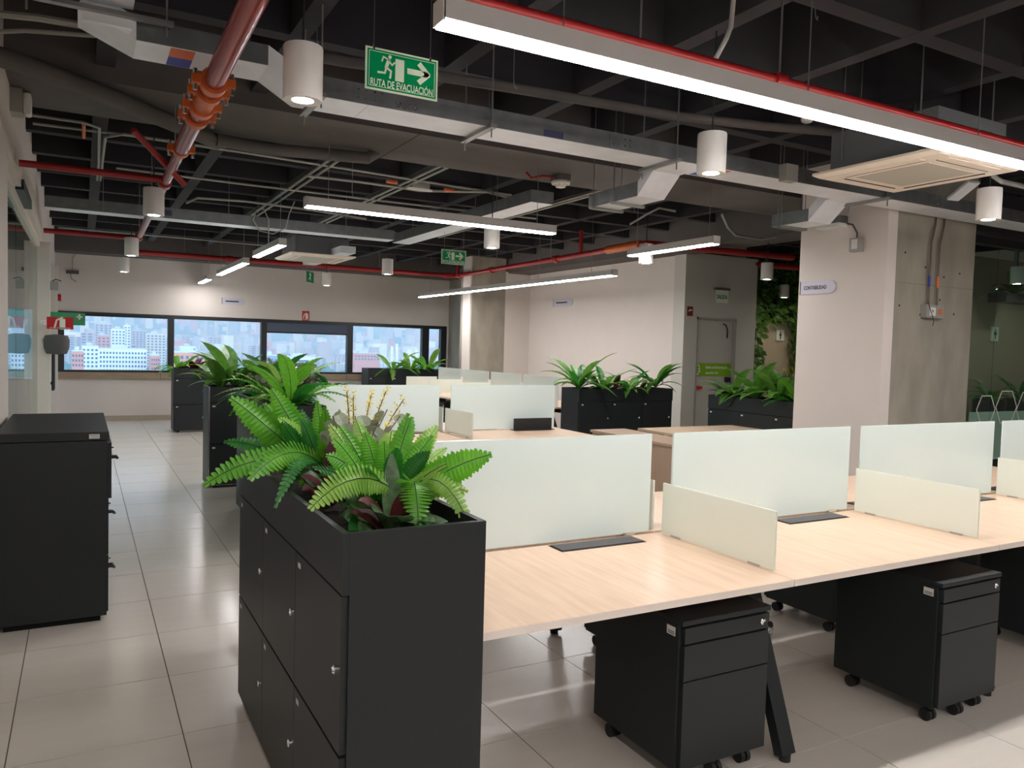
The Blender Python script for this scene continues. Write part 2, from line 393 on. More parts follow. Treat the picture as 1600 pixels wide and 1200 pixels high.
# glass corridor partition to the right of the column
gp = struct(thing('window_8', 'glass corridor partition with hexagon stickers', None, (0, 0, 0)))
YG = 4.85
for x0, x1 in ((CXR+.03, 8.55), (8.56, 9.8), (9.81, 11.2)): MB().box(x0, x1, YG, YG+.012, .02, 2.78).build('pane', PGLASS, gp)
MB().box(CXR, 11.2, YG-.03, YG+.04, 2.78, 2.86).build('head_channel', FRAME, gp)
MB().box(CXR, CXR+.03, YG-.02, YG+.03, 0, 2.78).build('jamb', FRAME, gp)
MB().box(CXR, 12.9, YG-.1, YG+.15, 2.86, SLAB).build('bulkhead', CEIL, gp)
def hexa(cx, cz, r, par):
    h = MB(); P_ = [(cx+r*math.cos(pi/3*k), cz+r*math.sin(pi/3*k)) for k in range(7)]
    flatline(h, P_, .012, YG-.003, .002); h.build('hexagon_sticker', SIGNWHITE, par)
for px, py, r in ((1540, 640, .17), (1572, 636, .2), (1605, 640, .22), (1632, 652, .2)):
    p = at_y(px, py, YG); hexa(p.x, p.z, r, gp)
MB().box(8.2, 11, YG+.013, YG+.016, .5, 1.02).build('frosted_band', SCREEN2, gp)
# enclosing shell behind and beside the camera
struct(MB().box(-5, XR, BACK-.2, BACK, 0, SLAB).build('wall_back', WHITE))
struct(MB().box(XR, XR+.2, BACK, YF, 0, SLAB).build('wall_east', WHITE))
struct(MB().box(-5.2, -5, BACK, YF+.2, 0, SLAB).build('wall_office_left', WHITE))
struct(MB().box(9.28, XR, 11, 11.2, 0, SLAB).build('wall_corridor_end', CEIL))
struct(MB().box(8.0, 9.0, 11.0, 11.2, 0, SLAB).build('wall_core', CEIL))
# near left wall and glass partition
struct(MB().box(XL-.15, XL, BACK, 6.02, 0, SLAB).build('wall_left', WHITE))
struct(MB().box(XL-.15, XL, 6.02, YF, 2.72, SLAB).build('wall_left_bulkhead', WHITE))
lp = struct(thing('window_9', 'frameless glass partition of the side office', None, (0, 0, 0)))
for y0, y1 in ((6.03, 7.9), (7.91, 9.7), (9.71, 11.4)): MB().box(XL-.08, XL-.068, y0, y1, .02, 2.72).build('pane', PGLASS, lp)
MB().box(XL-.1, XL-.04, 6.03, 11.4, 2.66, 2.72).build('head_rail', WHITE, lp)
MB().box(XL-.12, XL+.02, 7.3, 8.4, 2.70, 2.78).build('door_track', BLACK, lp)
struct(MB().box(XL-.12, XL+.07, 11.4, 11.52, 0, 2.72).build('trim_2', WHITE))
d2 = struct(thing('door_2', 'double glass door with long black handles', None, (0, 0, 0)))
for y0, y1 in ((11.55, 13.4), (13.42, 15.3)): MB().box(XL-.06, XL-.05, y0, y1, .02, 2.6).build('glass_leaf', PGLASS, d2)
for y in (13.25, 13.6):
    h = MB(); h.tube([(XL+.05, y, .75), (XL+.05, y, 1.45)], .018, 10); h.tube([(XL-.05, y, .85), (XL+.05, y, .85)], .014, 8); h.tube([(XL-.05, y, 1.35), (XL+.05, y, 1.35)], .014, 8)
    h.build('handle', BLACK, d2, smooth=True)
struct(MB().box(XL-.12, XL+.06, 15.3, 15.45, 0, 2.72).build('trim_3', WHITE))
for z in (1.55, 1.05): MB().box(XL-.09, XL-.05, 6.05, 6.16, z-.08, z+.06).build('glass_clamp', BLACK, lp)

# ================================================================== LAMPS
def linear(x0, x1, y0, y1, z, label, hang):
    w_ = .085; h_ = .075
    cx, cy = (x0+x1)/2, (y0+y1)/2
    t = thing('linear_light', label, 'light', (cx, cy, z), 0, 'suspended linear lights')
    ax = abs(x1-x0) > abs(y1-y0); L = abs(x1-x0) if ax else abs(y1-y0)
    def bx(l0, l1, a0, a1, z0, z1): 
        return MB().box(l0, l1, a0, a1, z0, z1) if ax else MB().box(a0, a1, l0, l1, z0, z1)
    bx(-L/2, L/2, -w_/2, w_/2, .006, h_).build('housing', LAMPGREY, t)
    bx(-L/2+.006, L/2-.006, -w_/2+.004, w_/2-.004, -.006, .006).build('diffuser', EMIT, t)
    n = max(2, round(L/1.2))
    for s_ in (-1, 1): bx(s_*L/2-.004, s_*L/2+.004, -w_/2, w_/2, -.002, h_+.002).build('end_cap', LAMPWHITE, t)
    for q in [L*(-.5+.08)+i*(L*.84)/(n-1) for i in range(n)]:
        p = (q, 0) if ax else (0, q)
        MB().cyl((p[0], p[1], 0), .003, h_, SLAB-z, 6).build('suspension_wire', ROD, t)
    return t
LZ = 2.62
linear(1.02, 7.0, 2.41, 2.41, LZ, 'longest linear light hanging over the nearest desk row', 0)
linear(1.52, 3.80, 6.17, 6.17, LZ, 'linear light hanging crosswise above the second desk row', 0)
linear(5.95, 5.95, 8.15, 14.7, 2.52, 'very long linear light running beside the right white wall', 0)
linear(5.35, 5.35, 5.70, 7.05, LZ, 'short linear light in front of the corner of the white walls', 0)
linear(1.97, 1.97, 14.75, 15.9, LZ, 'small linear light hanging close to the far window wall', 0)
linear(1.97, 1.97, 11.2, 13.6, LZ, 'middle one of three short linear lights over the aisle planters', 0)
linear(1.93, 1.93, 8.8, 10.3, LZ, 'nearest of three short linear lights over the aisle planters', 0)
linear(1.02, 7.0, -1.6, -1.6, LZ, 'linear light over the desk row behind the camera', 0)
linear(.1, .1, -3.0, .8, LZ, 'unseen linear light added over the aisle to brighten the near floor', 0)  # added lamp out of view, lifts the floor near the camera
def can(x, y, label, z=2.54, r=.078, h=.215):
    t = thing('can_downlight', label, 'light', (x, y, z), 0, 'white can downlights')
    MB().lathe((0, 0, 0), [(r*.55, .03), (r*.56, .002), (r*.96, 0), (r, .006), (r, h-.006), (r*.97, h), (.012, h)], 36).build('can', LAMPWHITE, t, smooth=True)
    MB().lathe((0, 0, 0), [(r*.53, .008), (r*.53, .02)], 24).build('lens', EMITS, t)
    MB().cyl((0, 0, 0), .005, h, SLAB-z, 6).build('cable', CABLE, t)
    MB().lathe((0, 0, 0), [(.012, h), (.012, h+.015)], 10).build('gland', STEEL, t)
cans = [(.78, 3.23, 'large white can downlight left of the hanging green evacuation sign'), (2.99, 3.25, 'white can downlight hanging in front of the long metal duct, mid picture right'),
 (5.49, 3.2, 'white can downlight hanging right of the concrete column'), (.50, 6.9, 'white can downlight beside the big red pipe, left'),
 (.52, 10.5, 'white can downlight below the far end of the big red pipe'), (.55, 13.2, 'small white can downlight before the far white wall, left'),
 (3.54, 6.91, 'white can downlight just under the right end of a linear light'), (3.75, 10.5, 'small white can downlight in front of the horizontal red pipe'),
 (3.69, 13.4, 'smallest white can downlight before the far white wall'), (5.49, 6.95, 'white can downlight hidden partly behind a short linear light'),
 (7.8, 7.36, 'white can downlight near the green wall, in front of red pipe'), (10.43, 9.44, 'white can downlight over the restroom entrance'),
 (2.99, -1.0, 'white can downlight behind the camera'), (7.99, 3.2, 'white can downlight beyond the glass corridor partition')]
for x, y, l in cans: can(x, y, l)
can(10.3, 5.6, 'added can downlight brightening the glazed corridor')  # extra can, added to brighten the space behind the corridor glass
can(9.95, 8.0, 'unseen can downlight added to brighten the green wall')  # added out of sight to light the leaves
can(11.2, 9.55, 'unseen can downlight added to brighten the restroom wood wall'); can(10.25, 8.5, 'unseen can downlight added to brighten the restroom lobby'); can(11.6, 8.4, 'unseen can downlight added to brighten the lobby right side')  # hidden cans added to lift the restroom area and foliage
can(9.1, 5.7, 'unseen can downlight added in the corridor behind the concrete column'); can(11.5, 5.6, 'unseen can downlight added at the right of the glazed corridor')  # more hidden cans, added light for the glazed corridor
# side office and corridor ceiling lamps
linear(-2.6, -2.6, 7.5, 12.5, LZ, 'linear light inside the glazed side office', 0)

# ================================================================== CITY OUTSIDE
GZ = -48
HAZE = bpy.data.materials.new('haze'); HAZE.use_nodes = True
nt = HAZE.node_tree; nt.nodes.clear(); out = nt.nodes.new('ShaderNodeOutputMaterial'); vsn = nt.nodes.new('ShaderNodeVolumeScatter')
vsn.inputs['Color'].default_value = (.44, .71, 1, 1); vsn.inputs['Density'].default_value = .00078
nt.links.new(vsn.outputs[0], out.inputs['Volume'])
hz = MB().box(-4200, 6500, 300, 7000, GZ-5, 900).build('haze', HAZE, origin=(0, 300, GZ-5)); tag(hz, 'bluish haze lying over the whole valley city', 'haze', kind='stuff')
GRD = mat('city_ground', (120, 128, 112), .9, var=.35, scale=.02, rgb2=(62, 92, 62))
tag(MB().box(-3000, 5000, 60, 3000, GZ-2, GZ).build('city_ground', GRD), kind='structure')
# hills
hm = MB(); NX, NY = 60, 26
def hillh(x, y):
    s_ = max(0, (y-2300)/3200)
    return GZ+s_**1.15*620*(.75+.25*math.sin(x*.0011+1.3)+.14*math.sin(x*.0031+y*.001)+.05*math.sin(x*.009+y*.004))
for j in range(NY):
    for i in range(NX):
        x = -3800+i*9600/(NX-1); y = 2200+j*4200/(NY-1); hm.v.append((x, y, hillh(x, y)))
for j in range(NY-1):
    for i in range(NX-1):
        a = j*NX+i; hm.f.append((a, a+1, a+NX+1, a+NX)); hm.mi.append(0)
tag(hm.build('hills', mat('hill_forest', (70, 104, 72), .95, var=.3, scale=.006, rgb2=(46, 78, 58)), smooth=True), kind='structure')
BW = [mat('render_white', (226, 226, 222), .8), mat('render_cream', (214, 200, 178), .8), mat('brick_salmon', (210, 136, 104), .85), mat('concrete_tower', (186, 186, 188), .85), mat('brick_rose', (190, 168, 160), .85)]
WIN = mat('city_window', (70, 82, 100), .3)
def tower_mesh(name, w_, d_, h_, mt, nx, nz):
    mb = MB(); mb.box(-w_/2, w_/2, 0, d_, 0, h_); mb.box(-w_*.2, w_*.15, d_*.3, d_*.7, h_, h_+3.5)
    mb.cur = 1
    for j in range(nz):
        for i in range(nx):
            x = -w_/2+(i+.5)*w_/nx; z = (j+.5)*h_/nz
            mb.box(x-w_/nx*.3, x+w_/nx*.3, -.25, .1, z-h_/nz*.25, z+h_/nz*.22)
    return mb.mesh(name, [mt, WIN])
# near buildings with single windows
def building(px0, px1, pytop, D, mt, rows, cols, label, name='apartment_block', dep=20, win=(.55, .5), zbot=None, strip=False):
    a = at_y(px0, pytop, D); b = at_y(px1, pytop, D)
    W_ = b.x-a.x; zt = a.z; h_ = zt-GZ
    t = thing(name, label, 'building', ((a.x+b.x)/2, D, GZ))
    MB().box(-W_/2, W_/2, 0, dep, 0, h_).build('wall', mt, t)
    rf = MB(); rf.box(-W_/2, W_/2, 0, dep, h_, h_+.6); rf.box(-W_*.25, W_*.1, dep*.3, dep*.7, h_+.6, h_+3); rf.build('roof', BW[3], t)
    zb = max(0, h_-3.3*rows-1) if zbot is None else zbot
    me = MB().box(-.5, .5, -.2, .1, -.5, .5).mesh('window', WIN)
    for j in range(rows):
        z = h_-1.2-(j+.5)*3.2
        if z < 1: break
        if strip: inst(me, 'window', t, (0, 0, z), sc=(W_*.92, 1, 1.5)); continue
        for i in range(cols): inst(me, 'window', t, (-W_/2+(i+.5)*W_/cols, 0, z), sc=(W_/cols*win[0], 1, 3.2*win[1]))
    return t
building(155, 229, 545, 640, BW[0], 5, 15, 'wide white office block with a grid of small square windows', 'office_block')
building(128, 154, 541, 700, BW[0], 5, 4, 'white stepped block just left of the wide gridded office block')
building(112, 131, 549, 600, BW[2], 3, 4, 'low salmon brick houses at the lower left of the first window')
building(152, 172, 524, 900, BW[2], 8, 3, 'salmon orange tower standing behind the white stepped block')
building(148, 176, 505, 1150, BW[4], 14, 4, 'tall pinkish grey tower, highest in the first window')
building(174, 196, 514, 950, BW[0], 12, 4, 'white tower with stepped top left of the slim white tower')
building(194, 204, 508, 1000, BW[0], 14, 2, 'slim bright white tower in the first window')
building(206, 229, 516, 1200, BW[4], 12, 4, 'rose brick tower right of the slim white tower')
building(229, 259, 521, 1000, BW[1], 14, 5, 'cream tower with balconies at the right edge of the first window')
building(132, 146, 514, 1300, BW[4], 12, 3, 'rose tower in haze at the left of the first window')
building(236, 250, 556, 620, BW[2], 3, 4, 'low salmon house right of the gridded office block')
building(272, 321, 551, 520, mat('orange_brick', (214, 138, 96), .85), 3, 6, 'orange brick block with roof garden behind the far planter', win=(.5, .62))
building(283, 306, 541, 900, BW[0], 2, 5, 'low white hall above the orange brick block')
building(449, 493, 558, 620, BW[0], 6, 1, 'white building with long horizontal blue window bands', 'office_block', strip=True)
building(417, 434, 556, 560, mat('grey_sheet', (140, 146, 158), .8), 3, 3, 'grey shed roofed block left of the banded white building', 'warehouse')
building(554, 593, 552, 800, BW[2], 2, 8, 'long salmon factory building in the fourth window', 'factory')
building(357, 372, 500, 2100, BW[3], 20, 4, 'pale grey tower high in the haze of the second window')
# bridge with four cream pylons
bt = thing('cable_bridge', 'white bridge with four tall cream pylons in the fourth window', 'bridge', (at_y(625, 560, 700).x, 700, GZ))
cream = mat('bridge_cream', (222, 208, 180), .7)
for px, pt in ((612, 541), (620, 538), (639, 546), (650, 544)):
    p = at_y(px, pt, 700); mb = MB(); mb.bar((p.x-bt.location.x, 0, 0), (p.x-bt.location.x, 0, p.z-GZ), 2.2, 2.2, up=(0, 1, 0)); mb.build('pylon', cream, bt)
    for s_ in (-1, 1):
        mb = MB(); mb.bar((p.x-bt.location.x, 0, 14), (p.x-bt.location.x+s_*9, 0, 0), 1.6, 1.6, up=(0, 1, 0)); mb.build('pylon_leg', cream, bt)
    for s_ in (-1, 1):
        for q in (10, 16): MB().tube([(p.x-bt.location.x, 0, p.z-GZ-1), (p.x-bt.location.x+s_*q, 0, 12)], .15, 4).build('stay_cable', cream, bt)
MB().box(-60, 60, -5, 5, 10, 12).build('deck', cream, bt)
rr = random.Random(21)
tms = [tower_mesh('tower', rr.uniform(16, 30), 18, 1*hh, BW[(0, 3, 1, 0, 4, 3)[hh % 6]], rr.randint(3, 5), rr.randint(10, 16)) for hh in (34, 42, 50, 58, 46, 38)]
for k in range(120):
    D = rr.uniform(1100, 2600); px = rr.uniform(95, 720)
    x = at_y(px, 540, D).x
    o = bpy.data.objects.new('tower_block', rr.choice(tms)); COL.objects.link(o); o.location = (x, D, max(GZ, hillh(x, D))); s_ = rr.uniform(.55, 1.0); o.scale = (s_, s_, rr.uniform(.4, .95)*(1.0 if px < 420 else .55))
    tag(o, 'small tower block among many in the hazy city', 'building', 'hazy tower blocks of the city')
ds = MB()
for k in range(1400):
    D = rr.uniform(1300, 4600); px = rr.uniform(60, 740); x = at_y(px, 540, D).x; z = max(GZ, hillh(x, D))-3
    w_ = rr.uniform(8, 26); h_ = rr.uniform(8, 22)+(rr.random() < .35)*rr.uniform(15, 45)
    ds.cur = rr.choice((0, 0, 0, 1, 3, 3, 4, 2)); ds.box(x-w_/2, x+w_/2, D, D+w_, z, z+h_)
tag(ds.build('distant_city', BW, origin=(0, 1300, GZ)), 'countless pale buildings spread over the hazy valley and hills', 'city', kind='stuff')
tb = MB()
for k in range(900):
    D = rr.uniform(560, 1900); px = rr.uniform(95, 720); x = at_y(px, 540, D).x; r = rr.uniform(4, 10)
    tb.lathe((x, D, GZ), [(r*.5, 0), (r, r*.6), (r*.9, r*1.2), (r*.4, r*1.7), (.1, r*1.8)], 6)
tag(tb.build('tree_canopy', mat('city_tree', (60, 96, 56), .95, var=.3, scale=.05), origin=(0, 560, GZ)), 'dark green street trees between the city buildings', 'trees', kind='stuff')

# ================================================================== LOCKER PLANTERS
LK_L, LK_D, LK_H = 1.52, .40, 1.07
door_me = MB().box(-.018, 0, .003, .502, .003, .432).mesh('door', BLACK2)
lock_me = MB().lathe((0, 0, 0), [(.013, 0), (.013, .004), (.009, .007), (.009, .004), (.003, .004)], 16).mesh('lock', CHROME, smooth=True)
stick_me = MB().box(-.0006, 0, 0, .03, 0, .016).mesh('sticker', PAPER)
foot_me = MB().cyl((0, 0, 0), .02, 0, .03, 12).mesh('foot', RUBBER)
def make_locker():
    t = thing('locker_planter', '', 'planter')
    D, L, H = LK_D, LK_L, LK_H
    MB().box(.0, D, .018, L-.018, .03, .92).build('carcass', DARKGAP, t)
    MB().box(0, D, 0, .018, .03, H).build('end_panel', BLACK, t); MB().box(0, D, L-.018, L, .03, H).build('end_panel', BLACK, t)
    MB().box(D-.018, D, .018, L-.018, .92, H).build('back_rail', BLACK, t)
    MB().box(-.018, .0, .001, L-.001, .905, H).build('fascia', BLACK2, t)
    MB().box(0.002, D-.02, .02, L-.02, .92, 1.0).build('soil', SOIL, t)
    for r, z in enumerate((.03, .468)):
        for k in range(3):
            d = inst(door_me, 'door', t, (0, .0075+k*.502, z))
            l = inst(lock_me, 'lock', d, (-.018, .05, .22), (0, -pi/2, 0))
            s_ = inst(stick_me, 'sticker', d, (-.018, .44, .39))
    for x in (.05, D-.05):
        for y in (.08, L-.08): inst(foot_me, 'foot', t, (x, y, 0))
    return t
lk0 = make_locker()
LOCK = [((.618, 1.975, 0), 0, 'nearest black locker planter at the left end of the front desks'),
        ((1.288, 6.08, 0), 0, 'black locker planter at the left end of the second desk row, behind the nearest one'),
        ((2.68, 8.66, 0), pi/2, 'black locker planter beside the aisle with doors facing the camera'),
        ((2.85, 14.0, 0), pi/2, 'farthest black locker planter under the window by the aisle'),
        ((7.02, 8.22, 0), pi/2, 'black locker planter before the right white wall with silver locks'),
        ((6.62, 5.55, 0), 0, 'black locker planter beside the white clad column'),
        ((6.53, 15.05, 0), pi/2, 'dark planter box in the far corner by the concrete column')]
lks = []
for k, (loc, rz, lab) in enumerate(LOCK):
    o = lk0 if k == 0 else copy_tree(lk0)
    o.location = loc; o.rotation_euler.z = rz; o['label'] = lab; o['group'] = 'black locker planters'; lks.append(o)

MB().box(-.021, -.018, LK_L-.012, LK_L, .03, LK_H).build('edge_trim', STEEL, lks[2]); MB().box(-.021, -.018, .0, LK_L, .03, .036).build('edge_trim', STEEL, lks[2])
# ================================================================== LATERAL FILING CABINET
fc = thing('filing_cabinet', 'black metal lateral filing cabinet standing against the left wall', 'cabinet', (-.39, 4.77, 0))
FW, FD, FH = .512, 1.19, 1.05
MB().box(0, FW, .0, FD, .035, FH-.05).build('body', BLACK, fc, bevel=.002)
MB().box(-.0, FW+.008, -.004, FD+.004, FH-.046, FH).build('top', BLACK, fc, bevel=.003)
MB().box(.03, FW-.03, .03, FD-.03, 0, .035).build('plinth', DARKGAP, fc)
for k, (z0, z1, out_) in enumerate(((.68, .985, .018), (.37, .672, .004), (.05, .362, .004))):
    d = MB().box(FW+.001, FW+out_+.004, .02, FD-.02, z0, z1).build('drawer', BLACK, fc)
    zc = z1-.1
    pts = [(FW+out_+.004, .10+0*.01, zc)]; h = MB()
    h.tube([(FW+out_+.002, .12, zc+.012), (FW+out_+.03, .12, zc+.012), (FW+out_+.036, .14, zc), (FW+out_+.03, .26, zc-.012), (FW+out_+.002, .26, zc-.012)], .008, 8)
    h.build('handle', BLACK, d, smooth=True)
    MB().cyl((FW+out_+.004, .10, z1-.04), .008, 0, .012, 10, 'x').build('lock', CHROME, d)
st = MB().box(.425, .475, -.0048, -.0042, FH-.036, FH-.012).build('sticker', PAPER, fc)
for z in (-.016, -.022, -.03): MB().box(.43, .47, -.0052, -.0048, FH+z-.002, FH+z).build('print_line', INK, st)

# ================================================================== DESKS
TOPZ, TOPT = .73, .026
def desk_leg(t, x, sgn):            # slanted flat-bar leg; sgn -1 foot towards -Y side
    mb = MB(); mb.bar((x, sgn*-.0+(.25 if sgn < 0 else .55), TOPZ-TOPT), (x, (.03 if sgn < 0 else .77), .02), .045, .065, up=(1, 0, 0)); return mb
def make_desk(L=1.34, D=.80, flip=True, name='desk'):
    t = thing(name, '', 'desk')
    tp = MB().box(.002, L-.002, 0, D, TOPZ-TOPT+.001, TOPZ); tp.build('desktop', WOOD, t, bevel=.0015)
    MB().box(.002, L-.002, -.0015, .0, TOPZ-TOPT, TOPZ-.001).build('edge_band', WOODEDGE, t)
    MB().box(L/2-.6, L/2+.6, D-.06, D-.03, TOPZ-TOPT-.06, TOPZ-TOPT).build('rail', BLACK, t)
    for x in (.05,):
        lg = MB(); lg.bar((x, .30, TOPZ-TOPT), (x, .05, .025), .045, .07, up=(1, 0, 0)); lg.build('leg', BLACK, t)
        MB().cyl((x, .05, 0), .022, 0, .03, 12).build('foot', RUBBER, t)
        MB().box(x-.03, x+.03, .25, D-.02, TOPZ-TOPT-.05, TOPZ-TOPT).build('bracket', BLACK, t)
    if flip:
        fx = L-.60
        fr_ = MB().box(fx, fx+.44, D-.125, D-.015, TOPZ, TOPZ+.0015).build('cable_flap_frame', RUBBER, t)
        MB().box(fx+.008, fx+.432, D-.117, D-.023, TOPZ+.0015, TOPZ+.005).build('lid', mat('flap_anthracite', (74, 72, 76), .45), fr_)
    return t
dk = make_desk()
def place_desk(x, y, rz, label, group):
    o = copy_tree(dk); o.location = (x, y, 0); o.rotation_euler.z = rz; tag(o, label, None, group); return o
R1Y = 2.01; P1 = 1.34
ordn = ['front desk touching the nearest locker planter', 'second front desk from the nearest planter', 'third front desk from the nearest planter', 'fourth front desk from the nearest planter']
for k in range(4): place_desk(1.0+k*P1, R1Y, 0, 'light oak '+ordn[k], 'front row desks')
for k in range(4): place_desk(1.0+(k+1)*P1, 3.64, pi, ['first', 'second', 'third', 'fourth'][k]+' light oak desk behind the front glass screens, counted from left', 'desks facing the front row')
R2Y = 6.16; R2X = 1.71
for k in range(2): place_desk(R2X+k*P1*1.02, R2Y, 0, ['left', 'right'][k]+' near-side oak desk of the second row', 'second row desks')
for k in range(2): place_desk(R2X+(k+1)*P1*1.02, R2Y+1.63, pi, ['left', 'right'][k]+' far-side oak desk of the second row', 'second row desks')
# wall row running along the right wall
YR0, YRP, YRX = 9.45, 1.1, 6.0
for k in range(4):
    o = place_desk(YRX-.81, YR0+(k+1)*YRP, -pi/2, ['nearest', 'second', 'third', 'farthest'][k]+' oak desk on the aisle side of the wall row', 'wall row desks'); o.scale.x = YRP/P1
for k in range(4):
    o = place_desk(YRX+.81, YR0+k*YRP, pi/2, ['nearest', 'second', 'third', 'farthest'][k]+' oak desk on the wall side of the wall row', 'wall row desks'); o.scale.x = YRP/P1
for ch in [c for c in bpy.data.objects if c.parent == dk]:
    for g in [c for c in bpy.data.objects if c.parent == ch]: bpy.data.objects.remove(g)
    bpy.data.objects.remove(ch)
bpy.data.objects.remove(dk)
lgx = thing('desk_leg_frame', 'black slanted leg frame closing the right end of the front desks', 'desk leg', (6.41, R1Y, 0))
for s_, y0, y1 in ((0, .30, .05), (1, 1.33, 1.58)):
    lg = MB(); lg.bar((0, y0, TOPZ-TOPT), (0, y1, .0), .045, .07, up=(1, 0, 0)); lg.build('leg', BLACK, lgx)
# upright open flap on the second row
fp = thing('cable_flap', 'open upright dark cable flap on the second row desk', 'cable flap', (4.05, 6.865, TOPZ+.006))
MB().box(-.22, .22, 0, .02, 0, .115).build('lid', RUBBER, fp); MB().box(-.22, .22, -.06, 0, -.0, .004).build('socket_tray', DARKGAP, fp)

# ---- glass screens
def screen(x0, x1, y, z1, label, z0=TOPZ+.008, m_=None, group='long frosted desk screens'):
    t = thing('desk_screen', label, 'screen', (x0, y, z0), 0, group)
    MB().box(0, x1-x0, -.006, .006, 0, z1-z0).build('pane', m_ or SCREEN, t, bevel=.001)
    for x in (.12, x1-x0-.12): MB().box(x-.03, x+.03, -.012, .012, -.006, .004).build('clamp', STEEL, t)
def side(x, y0, y1, label, z1=.965, z0=TOPZ+.004, group='low frosted side screens'):
    t = thing('side_screen', label, 'screen', (x, y0, z0), 0, group)
    MB().box(-.005, .005, 0, y1-y0, 0, z1-z0).build('pane', SCREEN2, t, bevel=.001)
    for y in (.1, y1-y0-.1): MB().box(-.011, .011, y-.03, y+.03, -.003, .004).build('clamp', STEEL, t)
SY = 2.825
for k, (a, b) in enumerate(((1.06, 2.30), (2.43, 3.67), (3.77, 5.03), (5.13, 6.32))):
    screen(a, b, SY, 1.19, ['long frosted glass screen behind the nearest ferns', 'second long frosted screen of the front row', 'third long frosted screen, before the concrete column', 'rightmost long frosted screen of the front row'][k])
for k in range(3):
    x = 2.355+k*1.342
    side(x, 2.12, 2.79, ['low side screen between the first and second front desks', 'low side screen between the second and third front desks', 'low side screen at the right picture edge'][k])
    side(x, 2.86, 3.52, ['low side screen behind the gap of the first and second long screens', 'low side screen behind the gap of the second and third long screens', 'low side screen behind the rightmost long screens'][k])
SY2 = 6.97
screen(1.80, 3.04, SY2, 1.185, 'left long frosted screen of the second row'); screen(3.165, 4.36, SY2, 1.185, 'right long frosted screen of the second row')
side(3.10, 6.33, 6.94, 'low side screen in front of the right second row screen'); side(3.10, 7.0, 7.6, 'low side screen behind the second row screens')
for k in range(4):
    y0 = YR0+k*YRP
    t = thing('desk_screen', ['nearest', 'second', 'third', 'farthest'][k]+' long frosted screen of the wall row, seen edge-on beyond the second row', 'screen', (YRX, y0+.05, TOPZ+.008), pi/2, 'long frosted desk screens')
    MB().box(0, YRP-.1, -.006, .006, 0, 1.155-TOPZ-.008).build('pane', SCREEN, t)
    for sx, nm in ((-1, 'aisle'), (1, 'wall')):
        t = thing('side_screen', ['nearest', 'second', 'third', 'farthest'][k]+' low crosswise screen on the %s side of the wall row' % nm, 'screen', (YRX+(-.64 if sx < 0 else .02), y0+YRP-.01, TOPZ+.004), 0, 'low frosted side screens')
        MB().box(0, .62, -.005, .005, 0, .235).build('pane', SCREEN2, t)

# ---- pedestals
def make_ped():
    t = thing('drawer_pedestal', '', 'pedestal')
    W_, D_, Z0, Z1 = .43, .52, .075, .625
    MB().box(0, W_, .022, D_, Z0, Z1-.02).build('body', BLACK, t, bevel=.002)
    MB().box(-.002, W_+.002, 0, D_, Z1-.019, Z1).build('top', BLACK, t, bevel=.003)
    for nm, z0, z1 in (('pencil_drawer', .54, .597), ('box_drawer', .405, .533), ('file_drawer', .082, .401)):
        d = MB().box(.012, W_-.004, .002, .022, z0, z1).build(nm, BLACK2, t, bevel=.0015)
        if nm == 'pencil_drawer':
            inst(lock_me, 'lock', d, (W_-.04, .002, .57), (pi/2, 0, 0))
    s_ = MB().box(-.001, -.0002, .04, .085, Z1-.066, Z1-.034).build('sticker', PAPER, t)
    for z in (.574, .567): MB().box(-.0014, -.001, .045, .08, z-.003, z).build('print_line', INK, s_)
    for x, y in ((.05, .07), (W_-.05, .07), (.05, D_-.07), (W_-.05, D_-.07), (W_/2, .05)):
        c = MB(); c.cyl((x-.022, y, .027), .027, 0, .017, 18, 'x'); c.cyl((x+.005, y, .027), .027, 0, .017, 18, 'x'); c.cyl((x-.022, y, .027), .008, 0, .044, 8, 'x')
        cw = c.build('caster', RUBBER, t, smooth=True)
        MB().cyl((x, y, 0), .007, .03, Z0, 8).build('stem', STEEL, cw)
    return t
pd = make_ped()
PED = [((1.85, 2.06), 0, 'black drawer pedestal with a key in its lock under the first front desk'), ((3.18, 1.955), 0, 'black drawer pedestal with white label under the second front desk'),
       ((4.52, 2.05), 0, 'black drawer pedestal under the third front desk'), ((2.79, 3.41), pi, 'black pedestal behind the nearest one, first under the far-side desks'),
       ((4.13, 3.41), pi, 'black pedestal under the far-side desks, seen behind the second front pedestal'), ((5.47, 3.41), pi, 'black pedestal under the far-side desks at the right'),
       ((2.55, 6.25), 0, 'black pedestal under the left desk of the second row'), ((3.95, 6.25), 0, 'black pedestal under the right desk of the second row')]
for k in range(4): PED.append(((YRX-.78, YR0+(k+.48)*YRP), -pi/2, 'black pedestal under the %s aisle-side desk of the wall row' % ['nearest', 'second', 'third', 'farthest'][k]))
for k, ((x, y), rz, lab) in enumerate(PED):
    o = pd if k == 0 else copy_tree(pd)
    o.location = (x, y, 0); o.rotation_euler.z = rz; tag(o, lab, 'pedestal', 'black drawer pedestals')
kb = thing('key_ring', 'small key with metal ring hanging in the first pedestal lock', 'key', (1.85+.39, 2.055, .57))
MB().box(-.001, .001, -.03, -.003, -.003, .003).build('key_blade', STEEL, kb); MB().cyl((0, -.032, 0), .012, -.002, .002, 16, 'x').build('key_bow', RUBBER, kb)
rg = MB(); rg.tube([(.002+.002*math.sin(a), -.034+.013*math.cos(a), -.024+.013*math.sin(a)) for a in [2*pi*i/18 for i in range(19)]], .0014, 6); rg.build('ring', CHROME, kb, smooth=True)

